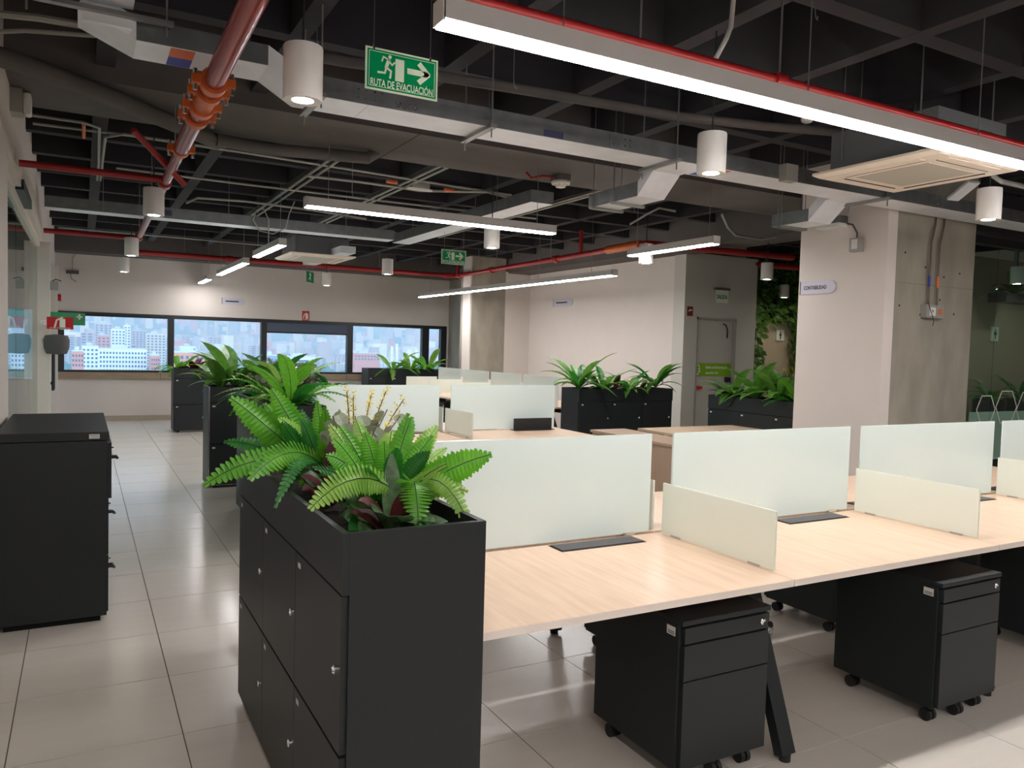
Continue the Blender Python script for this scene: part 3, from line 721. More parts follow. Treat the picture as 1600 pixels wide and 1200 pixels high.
# ---- wooden counter beyond the front desks
ct = thing('reception_counter', 'oak counter with a raised table top on posts beside the column', 'counter', (5.2, 5.43, 0))
MB().box(0, 1.38, 0, 1.02, 0, .60).build('cabinet', WOODD, ct); MB().box(-.02, 1.4, -.02, 1.07, .60, .625).build('lower_top', WOODD, ct)
MB().box(.04, 1.40, -.02, 1.24, .715, .74).build('table_top', mat('counter_top_oak', (206, 180, 154), .4, var=.06, scale=5, stretch=(9, .7, 1)), ct, bevel=.001)
MB().box(.16, 1.3, .1, 1.0, .625, .715).build('gap_shade_block', DARKGAP, ct)  # near-black block stands for the shade in the gap under the top
for y in (.2, .80): MB().box(.06, .085, y, y+.025, .625, .715).build('post', PLASTIC, ct)
MB().lathe((.75, .72, .74), [(.03, 0), (.03, .004), (.01, .004)], 16).build('grommet', RUBBER, ct)
cw = thing('side_counter', 'low oak side counter left of the raised counter', 'counter', (4.72, 5.35, 0))
MB().box(0, .42, 0, 1.42, 0, .70).build('body', WOODD, cw); MB().box(-.015, .435, -.015, 1.44, .70, .725).build('top', WOODD, cw)

# ================================================================== PLANTS
def frond_mb(pts, W, n=22, V=.18, curl=0, nrm=None):
    """serrated fern frond along a polyline curve; two materials: blade, midrib"""
    P_ = [Vector(p) for p in pts]
    def ev(t):
        a, b, c = P_; return a*(1-t)**2+b*2*t*(1-t)+c*t*t
    def tg(t):
        a, b, c = P_; return ((b-a)*(1-t)+(c-b)*t).normalized()
    mb = MB(); t0 = .10
    N0 = Vector(nrm) if nrm is not None else Vector((0, 0, 1))
    for s_ in (-1, 1):
        for i in range(n):
            ta = t0+(1-t0)*i/n; tb_ = t0+(1-t0)*(i+1)/n; tm = (ta+tb_)/2
            T = tg(tm); S = T.cross(N0)
            if S.length < .05: S = T.cross(Vector((1, .3, 0)))
            S = S.normalized()*s_; Nn = S.cross(T)*s_
            u = i/(n-1); prof = min(1, .55+1.5*u) if u < .3 else (1-((u-.3)/.7)**3.4*.80)
            w_ = W/2*prof*(1+.06*math.sin(i*2.3+s_)); a = ev(ta); b = ev(tb_); L = (b-a).length
            dn = -abs(V)*w_*N0; tw = N0*w_*.10
            o1 = a+S*w_*.80+T*L*.22+dn*.8-tw; o2 = a+S*w_+T*L*.80+dn; o3 = b+S*w_*.78+T*L*.12+dn*.75+tw
            mb.add([a, o1, o2, o3, b], [(0, 1, 2, 3, 4)] if s_ > 0 else [(4, 3, 2, 1, 0)])
    mb.cur = 1
    rb = [ev(t/8)+N0*.0012 for t in range(9)]
    mb.tube(rb, [W*.016*(1-.6*t/8)+.0005 for t in range(9)], 4)
    return mb
def leaf_mb(pts, W, n=7, V=.2, nrm=None, ovate=1.0):
    P_ = [Vector(p) for p in pts]; mb = MB(); N0 = Vector(nrm) if nrm is not None else Vector((0, 0, 1)); rows = []
    for i in range(n+1):
        t = i/n; a, b, c = P_; p = a*(1-t)**2+b*2*t*(1-t)+c*t*t; T = ((b-a)*(1-t)+(c-b)*t).normalized()
        S = T.cross(N0)
        if S.length < .05: S = T.cross(Vector((1, .3, 0)))
        S.normalize(); w_ = W/2*max(.02, math.sin(pi*min(1, (t*.96+.03))**ovate)); rows.append((p, S, w_))
    vs_ = []; fs_ = []
    for p, S, w_ in rows: vs_ += [p-S*w_-N0*V*w_*-1*.0+N0*V*w_, p, p+S*w_+N0*V*w_]
    for i in range(n):
        q = i*3; fs_ += [(q, q+1, q+4, q+3), (q+1, q+2, q+5, q+4)]
    return mb.add(vs_, fs_)
def hero_frond(t, base, tip, bow, W, m_, n=24, nrm=(0, -.25, 1), side_=(0, 0, 0)):
    o = t.location; b = Vector(base)-o; c = Vector(tip)-o
    mid = (b+c)/2+Vector((0, 0, bow))+Vector(side_)
    frond_mb([b, mid, c], W, n, nrm=nrm).build('frond', [m_, RIB], t)
# unit-length variants for repeated plants (grow along +X, arch in Z)
UF = []; UL = []
for k, (h1, h2) in enumerate(((.55, .35), (.45, .05), (.35, -.25), (.75, .75))):
    UF.append({m_.name: frond_mb([(0, 0, 0), (.5, .04*(k-1), h1), (1, 0, h2)], .27, 16).mesh('frond', [m_, RIB]) for m_ in (FERN, FERND, FERNL)})
    UL.append({m_.name: leaf_mb([(0, 0, 0), (.45, 0, h1*.9), (1, .05*(k-1), h2)], .30, 7).mesh('leaf', m_) for m_ in (BROAD, MAROON, CALA, FERND, HEDGE)})
PR = random.Random(5)
def fern(x, y, z, R, n, label, mats=(FERN, FERN, FERND, FERNL), group='artificial ferns', cat='plant'):
    t = thing('fern', label, cat, (x, y, z), 0, group)
    for k in range(n):
        a = 2*pi*k/n+PR.uniform(-.25, .25); v = PR.randrange(4); s_ = R*PR.uniform(.75, 1.12)
        inst(UF[v][PR.choice(mats).name], 'frond', t, (.01*math.cos(a), .01*math.sin(a), 0), (0, PR.uniform(-.15, .1), a), (s_, s_, s_))
    return t
def leafy(x, y, z, R, n, label, mats=(BROAD,), name='leafy_plant', group='leafy planter plants', wide=1.0):
    t = thing(name, label, 'plant', (x, y, z), 0, group)
    for k in range(n):
        a = 2*pi*k/n*1.0+PR.uniform(-.3, .3); v = PR.choice((0, 0, 1, 1, 2, 3, 3)); s_ = R*PR.uniform(.7, 1.1)
        inst(UL[v][PR.choice(mats).name], 'leaf', t, (.01*math.cos(a), .01*math.sin(a), 0), (0, PR.uniform(-.2, .1), a), (s_, s_*wide, s_))
    return t
disc_me = MB().add([(.5+.5*math.cos(2*pi*k/9), .5*math.sin(2*pi*k/9), .06*math.cos(4*pi*k/9)) for k in range(9)]+[(.5, 0, -.03)], [(k, (k+1) % 9, 9) for k in range(9)]).mesh('leaf', EUCA)
fl_mb = MB()
for k in range(14):
    a = k*2.4; z = (k-7)*.1; r = .32*(1-abs(z)*.5)
    fl_mb.add([(0, 0, z), (r*math.cos(a-.5), r*math.sin(a-.5), z+.12), (1.5*r*math.cos(a), 1.5*r*math.sin(a), z+.2), (r*math.cos(a+.5), r*math.sin(a+.5), z+.12)], [(0, 1, 2, 3)])
flower_me = fl_mb.mesh('flower', YELLOW)
def eucalyptus(x, y, z, n, h, label, flowers=True, tips=None):
    t = thing('eucalyptus_plant', label, 'plant', (x, y, z), 0, 'grey green eucalyptus plants')
    o = Vector((x, y, z))
    for k in range(n):
        if tips: tip = Vector(tips[k % len(tips)])-o
        else:
            a = PR.uniform(0, 2*pi); r = PR.uniform(.04, .16); tip = Vector((r*math.cos(a), r*math.sin(a), h*PR.uniform(.6, 1)))
        mid = Vector((tip.x*.35, tip.y*.35, tip.z*.55))
        P_ = [Vector((0, 0, 0))*(1-q)**2+mid*2*q*(1-q)+tip*q*q for q in [i/5 for i in range(6)]]
        st_ = MB().tube(P_, .0022, 5).build('stem', STEM, t)
        if not (flowers and k % 3 == 2):
            for q in range(12):
                p = P_[0].lerp(P_[5], 0) if q < 0 else None
                u = .2+.78*q/12; p = Vector((0, 0, 0))*(1-u)**2+mid*2*u*(1-u)+tip*u*u
                inst(disc_me, 'leaf', t, p, (PR.uniform(.5, 1.35), PR.uniform(-.5, .5), PR.choice((0, pi))+PR.uniform(-.8, .8)), (PR.uniform(.042, .062),)*3)
        else:
            for q in range(4):
                u = .7+.3*q/3; p = mid*2*u*(1-u)+tip*u*u
                inst(flower_me, 'flower', t, p, (PR.uniform(-.5, .5), PR.uniform(-.5, .5), q), (.036, .036, .036))
    return t
# --- nearest planter: two hero ferns
SZ = 1.0
A = thing('fern', 'bright green fern at the far end of the nearest locker planter', 'plant', (.83, 3.02, SZ), 0, 'artificial ferns')
ab = Vector((.83, 3.02, SZ+.02))
def tipat(px, py, y): return at_y(px, py, y)
FA = [((319, 758), 2.84, .15, .11, FERN), ((360, 621), 3.10, .03, .13, FERN), ((424, 608), 3.08, .02, .12, FERN), ((413, 630), 3.22, .02, .085, FERN),
      ((496, 627), 3.06, -.01, .075, FERN), ((508, 636), 2.92, .0, .07, FERN), ((519, 665), 2.8, .03, .08, FERN), ((390, 750), 2.56, .17, .11, FERN),
      ((430, 793), 2.42, .20, .05, FERND), ((432, 708), 2.70, .09, .07, FERN), ((350, 690), 3.25, .08, .08, FERND), ((540, 700), 2.75, .06, .07, FERND), ((470, 640), 3.2, .0, .08, FERND), ((440, 660), 2.9, .03, .08, FERND)]
for (p, y, bow, W, m_) in FA: hero_frond(A, ab+(Vector((0, -.10, .05)) if bow > .12 else Vector((0, 0, 0)))+Vector((PR.uniform(-.02, .02), PR.uniform(-.02, .02), 0)), tipat(p[0], p[1], y), bow, W, m_, nrm=(-.15, -.85, .5))
Bf = thing('fern', 'large bright green fern at the near end of the nearest locker planter', 'plant', (.84, 2.34, SZ), 0, 'artificial ferns')
bb = Vector((.84, 2.34, SZ+.02))
FB = [((484, 796), 2.12, .14, .10, FERNL), ((570, 676), 2.42, .03, .085, FERN), ((638, 646), 2.45, .0, .07, FERN), ((683, 665), 2.55, .03, .085, FERNL), ((676, 681), 2.38, .03, .08, FERN),
      ((768, 710), 2.22, .06, .12, FERN), ((654, 823), 2.04, .16, .115, FERN), ((738, 831), 2.10, .2, .07, FERNL), ((698, 700), 2.6, .05, .06, FERNL), ((529, 703), 2.5, .06, .06, FERN),
      ((552, 697), 2.62, .05, .06, FERNL), ((731, 768), 2.18, .10, .07, FERNL), ((600, 690), 2.36, .01, .085, FERN), ((500, 740), 2.5, .12, .06, FERND), ((620, 700), 2.2, .05, .07, FERND), ((550, 735), 2.3, .07, .06, FERND)]
for (p, y, bow, W, m_) in FB: hero_frond(Bf, bb+(Vector((.02, -.12, .09)) if bow > .12 else Vector((0, 0, 0)))+Vector((PR.uniform(-.02, .02), PR.uniform(-.02, .02), 0)), tipat(p[0], p[1], y), bow, W, m_, nrm=(-.15, -.85, .5))
for t_, b_, n_, seed in ((A, ab, 13, 4), (Bf, bb, 15, 9)):
    q_ = random.Random(seed)
    for k in range(n_):
        a_ = 2*pi*k/n_+q_.uniform(-.2, .2); L_ = q_.uniform(.24, .36); e_ = q_.uniform(.05, 1.1)
        tp_ = b_+Vector((math.cos(a_)*math.cos(e_), math.sin(a_)*math.cos(e_), math.sin(e_)))*L_
        hero_frond(t_, b_, tp_, q_.uniform(.04, .1), q_.uniform(.07, .1), q_.choice((FERN, FERND, FERND, FERNL)), n=20, nrm=(-.1, -.6, .8))
def hero_leaf(t, base, tip, bow, W, m_, nrm=(0, -.5, .85)):
    o = t.location; b = Vector(base)-o; c = Vector(tip)-o
    leaf_mb([b, (b+c)/2+Vector((0, 0, bow)), c], W, 8, nrm=nrm, V=.12).build('leaf', m_, t, smooth=True)
C = thing('calathea', 'dark patterned calathea with maroon leaves at the front of the nearest planter', 'plant', (.80, 2.16, SZ), 0, 'leafy planter plants')
cb = Vector((.80, 2.16, SZ))
for (p, y, bow, W, m_) in [((612, 703), 2.22, .0, .06, CALA), ((530, 772), 2.2, .05, .09, CALA), ((585, 800), 2.06, .06, .09, CALA), ((700, 815), 2.08, .03, .08, CALA), ((560, 782), 2.12, .06, .06, MAROON),
                           ((637, 762), 2.12, .02, .05, MAROON), ((640, 800), 2.06, .04, .06, MAROON), ((545, 800), 2.14, .04, .06, MAROON), ((620, 815), 2.05, .05, .07, CALA), ((670, 790), 2.15, .05, .07, MAROON)]:
    hero_leaf(C, cb, tipat(p[0], p[1], y), bow, W, m_)
for k in range(16):
    a_ = k*2.4; tp_ = Vector((.80+.13*math.cos(a_), 2.2+.2*math.sin(a_), SZ+.03+.022*(k % 4)))
    hero_leaf(C, (.80+.05*math.cos(a_), 2.2+.08*math.sin(a_), SZ), tp_, .05, .075, (CALA, MAROON, CALA, MAROON, FERND)[k % 5])
C2 = thing('calathea', 'small maroon leaved plant between the two big ferns', 'plant', (.78, 2.68, SZ), 0, 'leafy planter plants')
for (p, y, bow, W, m_) in [((515, 690), 2.7, .02, .07, MAROON), ((470, 745), 2.6, .05, .06, MAROON), ((450, 725), 2.75, .04, .06, CALA), ((520, 740), 2.6, .05, .06, MAROON), ((395, 715), 3.3, .04, .05, CALA), ((500, 760), 2.45, .05, .06, MAROON)]:
    hero_leaf(C2, (.78, 2.68, SZ), tipat(p[0], p[1], y), bow, W, m_)
tipsE = [tipat(px, py, y) for px, py, y in ((515, 668, 2.75), (530, 640, 2.85), (542, 612, 2.9), (560, 672, 2.8), (575, 655, 2.95), (552, 620, 2.9), (590, 660, 2.8), (605, 640, 2.9), (603, 612, 2.95), (540, 690, 2.7), (625, 650, 2.85), (630, 625, 2.9), (520, 650, 2.8), (570, 690, 2.75), (580, 618, 3.0), (600, 690, 2.75), (555, 650, 2.85), (640, 660, 2.8))]
for k in range(18):
    a_ = k*2.4; tp_ = Vector((.80+.14*math.cos(a_), 2.72+.3*math.sin(a_), SZ+.06+.05*(k % 4)))
    hero_leaf(C2, (.80+.05*math.cos(a_), 2.72+.15*math.sin(a_), SZ), tp_, .05, .07, (MAROON, CALA, MAROON, FERND)[k % 4])
eucalyptus(.86, 2.72, SZ, 18, .35, 'grey green eucalyptus with yellow flowers between the nearest ferns', True, tipsE)
# --- other planters
fern(1.46, 6.26, SZ+.03, .46, 16, 'dark green fern on the near end of the second row planter', (FERND, FERN, FERN))
fern(1.46, 6.72, SZ+.03, .46, 16, 'pale green fern in the middle of the second row planter', (FERNL, FERN, FERN))
leafy(1.5, 6.50, SZ, .26, 10, 'maroon leaf plant between the ferns of the second row planter', (MAROON, CALA), 'croton')
eucalyptus(1.48, 7.0, SZ, 20, .32, 'brownish eucalyptus on the second row planter', False)
fern(1.46, 7.35, SZ+.03, .46, 14, 'dark fern on the far end of the second row planter', (FERND,))
leafy(1.30, 8.80, SZ+.05, .40, 16, 'broad pale leaf plant hanging over the aisle planter corner', (BROAD,), wide=1.1)
leafy(1.42, 8.74, SZ+.08, .5, 14, 'long hanging leaf plant at the front of the aisle planter', (BROAD,), wide=1.0)
leafy(1.60, 8.85, SZ+.05, .34, 12, 'red tufted plant on the aisle planter', (MAROON,), 'croton', wide=.6)
leafy(1.76, 8.8, SZ+.04, .42, 12, 'pointed green leaf plant on the aisle planter', (BROAD, BROAD, FERND), wide=1.3)
eucalyptus(1.95, 8.85, SZ, 24, .40, 'bushy olive eucalyptus on the aisle planter', False)
leafy(2.1, 8.9, SZ+.03, .34, 10, 'maroon plant beside the olive bush on the aisle planter', (MAROON,), 'croton', wide=.7)
eucalyptus(2.28, 8.85, SZ, 20, .36, 'small olive eucalyptus near the right end of the aisle planter', False)
fern(2.50, 8.85, SZ, .30, 16, 'small dark fern at the right end of the aisle planter', (FERND,))
for k, (x, mm, lab) in enumerate(((1.42, (FERN,), 'drooping fern at the left corner of the farthest aisle planter'), (1.66, (MAROON,), 'maroon plant on the farthest aisle planter'), (1.9, (FERN, FERNL), 'pale fern on the farthest aisle planter'), (2.2, (FERN,), 'fern behind the aisle plants on the farthest planter'), (2.55, (FERND,), 'dark fern at the right end of the farthest planter'))):
    if mm[0] is MAROON: leafy(x, 14.2, SZ, .34, 12, lab, mm, 'croton', wide=1.3)
    else: fern(x, 14.2, SZ, .40, 13, lab, mm)
for x, R, z, lab in ((5.60, .50, .06, 'tall fern at the left end of the right wall planter'), (5.98, .40, .02, 'second fern from the left on the right wall planter'), (6.40, .34, .02, 'small fern in the middle of the right wall planter'), (6.84, .42, .08, 'round fern at the right end of the right wall planter')):
    leafy(x, 8.36, SZ+z, R, 20, lab, (BROAD, BROAD, FERND), 'fern', 'artificial ferns', .8)
leafy(6.18, 8.38, SZ, .26, 9, 'maroon plant left of the middle fern on the right wall planter', (MAROON,), 'croton'); leafy(6.58, 8.38, SZ, .24, 8, 'small maroon plant on the right wall planter', (MAROON,), 'croton')
for y, lab in ((6.86, 'drooping fern at the left of the planter beside the column'), (6.5, 'bright fern on the planter beside the column'), (6.15, 'leafy green plant on the planter beside the column')):
    leafy(6.80, y, SZ+.05, .44, 18, lab, (BROAD,), 'fern', 'artificial ferns', 1.0)
leafy(6.82, 7.0, SZ+.02, .28, 9, 'maroon plant at the left end of the planter beside the column', (MAROON, CALA), 'croton')
eucalyptus(6.88, 5.98, SZ, 20, .42, 'yellow flowered shrub on the planter beside the column', True)
fern(6.78, 5.85, SZ, .40, 13, 'dark fern half hidden by the white clad column', (FERND, FERN))
for x, lab in ((6.35, 'bright fern at the right of the far corner planter'), (5.98, 'bright fern in the middle of the far corner planter'), (5.6, 'bright fern at the left of the far corner planter')):
    fern(x, 15.2, SZ, .52, 14, lab, (FERN, FERNL))
# green wall and restroom entrance
struct(MB().box(10.55, 12.6, 10.25, 10.4, 0, 2.22).build('wall_restroom', mat('restroom_wood', (196, 178, 150), .6, var=.06, scale=5, stretch=(8, 8, .5))))
struct(MB().box(9.28, 10.6, 10.3, 10.45, 0, 3.4).build('wall_green_backing', CEIL))
gw = MB(); GR = random.Random(3)
def gleaf(mb, x, y, z, s_):
    a = GR.uniform(-1.1, 1.1); b = GR.uniform(-1.2, .2)
    d = Vector((math.sin(a), -math.cos(a)*.6, b)).normalized()*s_; n_ = d.cross(Vector((0, 1, .3))).normalized()*s_*.32
    p = Vector((x, y, z)); mb.add([p, p+d*.5+n_, p+d, p+d*.5-n_], [(0, 1, 2, 3)])
for k in range(5200):
    q = GR.random()
    if q < .45: x, z = GR.uniform(9.62, 10.62), GR.uniform(.2, 3.2)
    elif q < .85: x, z = GR.uniform(9.7, 12.4), GR.uniform(2.15, 3.3)
    else: x, z = GR.uniform(11.42, 11.75), GR.uniform(.2, 2.4)
    gleaf(gw, x, 10.22-GR.random()*.22, z, GR.uniform(.06, .15))
tag(gw.build('green_wall', HEDGE, origin=(10.5, 10.2, .2)), 'dense leafy green wall around the restroom entrance', 'green wall', kind='stuff')
ws = thing('restroom_sign', 'small white restroom sign with a dark figure on wood wall', 'sign', (11.24, 10.22, 1.93))
MB().box(-.1, .1, 0, .02, -.1, .1).build('board', SIGNWHITE, ws)
pg = MB(); disc(pg, 0, .06, .016, -.002); pg.prism([(-.02, .038), (.02, .038), (.028, -.015), (.012, -.02), (.012, -.075), (-.012, -.075), (-.012, -.02), (-.028, -.015)], -.003, -.001); pg.build('figure', INK, ws)
# corridor behind the glass partition
struct(MB().box(9.9, 12.95, 6.4, 6.5, 0, 3.0).build('wall_corridor', mat('corridor_beige', (176, 162, 140), .7)))
p = at_y(1553, 522, 6.4)
ws = thing('restroom_sign', 'white restroom sign with a figure seen through the corridor glass', 'sign', (p.x, 6.38, p.z))
MB().box(-.08, .08, 0, .02, -.1, .1).build('board', SIGNWHITE, ws)
pg = MB(); disc(pg, 0, .055, .015, -.002); pg.prism([(-.025, .032), (.025, .032), (.033, -.012), (.01, -.016), (.01, -.07), (-.01, -.07), (-.01, -.016), (-.033, -.012)], -.003, -.001); pg.build('figure', INK, ws)
p = at_y(1585, 460, 6.0)
leafy(p.x, 6.0, p.z, .42, 16, 'hanging pale leaf plant seen through the corridor glass', (BROAD,), 'hanging_plant')
hpb = thing('plant_shelf', 'dark wall box carrying the hanging corridor plant', 'shelf', (p.x, 6.0, p.z-.12)); MB().box(-.4, .4, -.12, .12, 0, .12).build('box', BLACK, hpb); MB().box(-.02, .02, -.02, .02, .12, SLAB-p.z+.12).build('hanger', ROD, hpb)
for px, lab in ((1545, 'dim leafy plant low behind the corridor glass, left'), (1592, 'dim leafy plant low behind the corridor glass, right')):
    p = at_y(px, 640, 6.0)
    leafy(p.x, 6.0, 1.05, .40, 12, lab, (BROAD, FERND), 'corridor_plant')
    pt = thing('plant_tub', 'dark tub under the '+lab[4:], 'tub', (p.x, 6.0, 0)); MB().lathe((0, 0, 0), [(.16, 0), (.2, 1.03), (.2, 1.06), (.17, 1.06), (.17, 1.0)], 20).build('tub', BLACK, pt, smooth=True)

# ================================================================== SIGNS
def runner(mb, s_, ox, oz, y):
    f = lambda x, z: (ox+x*s_, oz+z*s_)
    disc(mb, *f(.06, .50), .075*s_, y)
    flatline(mb, [f(.0, .36), f(-.10, .02)], .15*s_, y); flatline(mb, [f(-.02, .38), f(-.24, .46), f(-.30, .26)], .065*s_, y)
    flatline(mb, [f(.0, .36), f(.16, .16), f(.28, .30)], .065*s_, y); flatline(mb, [f(-.1, .02), f(.12, -.10), f(.08, -.40)], .085*s_, y)
    flatline(mb, [f(-.1, .02), f(-.16, -.22), f(-.48, -.24)], .085*s_, y); return mb
def evac(x, y, z, W, H, label, rz=0):
    t = thing('evacuation_sign', label, 'sign', (x, y, z), rz, 'green evacuation route signs')
    MB().box(-W/2, W/2, -.002, .002, -H/2, H/2).build('board', mat('sign_pale_edge', (206, 226, 196), .4), t)
    fb = MB().box(-W/2+.008, W/2-.008, -.003, -.002, -H/2+.008, H/2-.008).build('green_field', GREEN, t)
    b = MB(); a, c = W/2-.016, H/2-.016; flatline(b, [(-a, -c), (a, -c), (a, c), (-a, c), (-a, -c)], .002, -.0035, .0008); b.build('border_line', mat('sign_print', (214, 228, 204), .4), t)
    PRN = MATS['sign_print']; u = H/.19
    runner(MB(), .105*u, -.068*u, .012*u, -.0036).build('runner_symbol', PRN, t)
    MB().box(-.035*u, .008*u, -.0042, -.003, -.038*u, .062*u).build('door_symbol', PRN, t)
    ar = MB(); flatline(ar, [(.03*u, .018*u), (.11*u, .018*u)], .026*u, -.0036); flatline(ar, [(.085*u, .058*u), (.127*u, .018*u), (.085*u, -.022*u)], .024*u, -.0036); ar.build('arrow_symbol', PRN, t)
    text('RUTA DE EVACUACIÓN', .045*u, PRN, t, (0, -.003, -.075*u), width=W*.86)
    for s_ in (-1, 1):
        cl_ = MB(); cl_.cyl((s_*W*.39, 0, 0), .006, H/2-.01, H/2+.012, 10); cl_.build('clip', STEEL, t, smooth=True)
        MB().cyl((s_*W*.39, 0, 0), .0012, H/2+.01, SLAB-z, 5).build('wire', ROD, t)
    return t
pL = at_z(570, 137, 2.655); pR = at_z(682, 159, 2.655)
evac((pL.x+pR.x)/2, pL.y, 2.655+.088, pR.x-pL.x, .178, 'large green RUTA DE EVACUACIÓN sign hanging near the can downlight')
p = at_y(709, 402, 9.05); evac(p.x, 9.05, p.z, .34, .18, 'distant green evacuation sign hanging above the red pipe corner')
p = at_y(484.5, 433, 13.5)
t = thing('exit_sign', 'tiny turned green sign hanging before the far white wall', 'sign', (p.x, 13.5, p.z), math.radians(55), 'green evacuation route signs')
MB().box(-.17, .17, -.003, .003, -.09, .09).build('board', GREEN, t); runner(MB(), .14, 0, 0, -.004).build('runner_symbol', SIGNWHITE, t)
for s_ in (-1, 1): MB().cyl((s_*.13, 0, 0), .0015, .09, SLAB-p.z, 5).build('wire', ROD, t)
# SALIDA sign on exit wall
p = at_y(1126, 464, YW2)
t = thing('exit_sign', 'illuminated style SALIDA sign above the grey exit door', 'sign', (p.x, YW2-.03, p.z))
MB().box(-.15, .15, -.02, .03, .10, .135).build('lamp_bar', mat('sign_bar_brown', (104, 92, 84), .5), t); MB().box(-.125, .125, -.003, .003, -.09, .10).build('acrylic_plate', SIGNWHITE, t)
text('SALIDA', .085, GREEN, t, (0, -.0045, -.03), width=.215)
t = thing('extinguisher_sign', 'small dark red sign on the exit wall', 'sign', (at_y(1078, 486, YW2).x, YW2-.006, 2.18))
MB().box(-.055, .055, 0, .005, -.07, .07).build('board', mat('sign_maroon', (122, 40, 38), .5), t); pg = MB(); flatline(pg, [(-.03, .0), (.0, .02), (.03, .015)], .018, -.001); pg.build('symbol', SIGNWHITE, t)
# red extinguisher sign over the far windows
def exting(t, s_, W, H, y):
    MB().box(-W/2, W/2, 0, .004, -H/2, H/2).build('board', SIGNRED, t)
    pg = MB(); flatline(pg, [(.02*s_, -.05*s_), (.02*s_, .03*s_)], .05*s_, y); flatline(pg, [(-.05*s_, -.05*s_), (-.03*s_, .03*s_), (.02*s_, .055*s_)], .016*s_, y); pg.build('extinguisher_symbol', SIGNWHITE, t)
    pg = MB(); flatline(pg, [(-W*.38, -H*.4), (W*.38, -H*.4)], H*.07, y); pg.build('caption_bar', mat('sign_caption', (226, 160, 140), .5), t)
t = thing('extinguisher_sign', 'small red fire extinguisher sign above the middle window', 'sign', (4.04, YF-.006, 2.10)); exting(t, 1, .15, .2, -.001)
t = thing('extinguisher_sign', 'red fire extinguisher sign sticking out from the glass partition, left', 'sign', (-.23, 10.9, 1.71)); exting(t, 1.2, .28, .145, -.001); MB().box(-.2, -.14, .0, .004, -.03, .03).build('bracket', STEEL, t)
t = thing('first_aid_sign', 'green first aid sign sticking out behind the red one', 'sign', (-.12, 12.2, 1.79)); MB().box(-.28, .16, 0, .004, -.085, .085).build('board', GREEN, t)
pg = MB(); flatline(pg, [(.06, .03), (.12, .03)], .02, -.001); flatline(pg, [(.09, 0), (.09, .06)], .02, -.001); pg.build('cross_symbol', SIGNWHITE, t)
# capsule name plates
def plate(name_, label, loc, rz, W, H, txt=None, side_=1):
    t = thing('name_plate', label, 'sign', loc, rz, 'capsule shaped name plates')
    r = H/2; pol = [(-W/2, -r), (W/2-r, -r)]+[(W/2-r+r*math.sin(a), -r*math.cos(a)) for a in [pi*i/10 for i in range(1, 10)]]+[(W/2-r, r), (-W/2, r)]
    MB().prism(pol, -.012, 0).build('board', SIGNGREY, t); MB().box(-W/2-.008, -W/2, -.014, 0, -r, r).build('side_strip', FRAME, t)
    if txt: text(txt, .05, INK, t, (-.03, -.013, -.018), width=W*.66)
    else: MB().box(-W*.36, W*.22, -.0135, -.012, -.014, .012).build('dark_lettering', INK, t)
plate('', 'capsule name plate reading CONTABILIDAD on the white clad column', (CX-.001, at_x(1279, 449, CX).y, at_x(1279, 449, CX).z), -pi/2, .40, .125, 'CONTABILIDAD')
plate('', 'capsule name plate on the far wall above the second window', (2.62, YF-.001, 2.32), 0, .43, .13)
plate('', 'capsule name plate on the right white wall', (7.858, 12.35, 2.43), -pi/2, .66, .14)

# ================================================================== CEILING SERVICES
def pipe(name_, label, cat, pts, r, m_, n=12, group=None, parts=None):
    o = Vector(pts[0]); t = thing(name_, label, cat, o, 0, group)
    MB().tube([Vector(p)-o for p in pts], r, n).build('run', m_, t, smooth=True); return t
def rods(t, pts, zt=SLAB, r=.004):
    for p in pts:
        q = Vector(p)-t.location; MB().cyl((q.x, q.y, 0), r, q.z, zt-t.location.z, 6).build('hanger_rod', ROD, t)
# big glossy red main
PX = .53; PZ = 2.80
rp = thing('fire_main', 'glossy red fire main pipe with orange couplings running away from camera', 'pipe', (PX, 1.7, PZ), -.009)
MB().tube([(0, 0, 0), (0, at_z(298, 235, PZ).y-1.7, 0)], .048, 20).build('pipe_section', REDSHINY, rp, smooth=True); MB().tube([(0, at_z(298, 235, PZ).y-1.7, 0), (0, 9.3, 0)], .036, 18).build('pipe_section', REDSHINY, rp, smooth=True)
def coupling(y, s_=1.0):
    c = MB(); c.tube([(0, y-.035*s_, 0), (0, y+.035*s_, 0)], .064*s_, 20); c.box(-.098*s_, .098*s_, y-.028, y+.028, -.02, .02)
    o = c.build('coupling', ORANGE, rp, smooth=True)
    for sx in (-1, 1): MB().cyl((sx*.083*s_, y, 0), .011, -.05, .05, 10).build('bolt', STEEL, o)
for px, py in ((332, 128), (330, 145), (326, 168), (324, 185)):
    coupling(at_z(px, py, PZ).y-1.7)
MB().tube([(0, at_z(330, 145, PZ).y-1.7, 0), (0, at_z(326, 168, PZ).y-1.7, 0)], .052, 20).build('valve_body', ORANGE, rp, smooth=True)
coupling(at_z(298, 235, PZ).y-1.7, .85)
for px, py in ((259, 286), (219, 370)): 
    MB().tube([(0, at_z(px, py, PZ).y-1.76, 0), (0, at_z(px, py, PZ).y-1.64, 0)], .05, 18).build('tee', RED, rp, smooth=True)
rods(rp, [(PX, 3.2, PZ), (PX, 6.0, PZ), (PX, 8.4, PZ), (PX, 10.6, PZ)])
pipe('sprinkler_branch', 'red sprinkler branch pipe joining the fire main from the left, nearer one', 'pipe', [(-.40, 6.73, 2.8), (.57, 6.73, 2.8)], .026, RED, group='red sprinkler pipes')
pipe('sprinkler_branch', 'red sprinkler branch pipe joining the fire main from the left, farther one', 'pipe', [(-.40, 10.87, 2.8), (.61, 10.87, 2.8)], .03, RED, group='red sprinkler pipes')
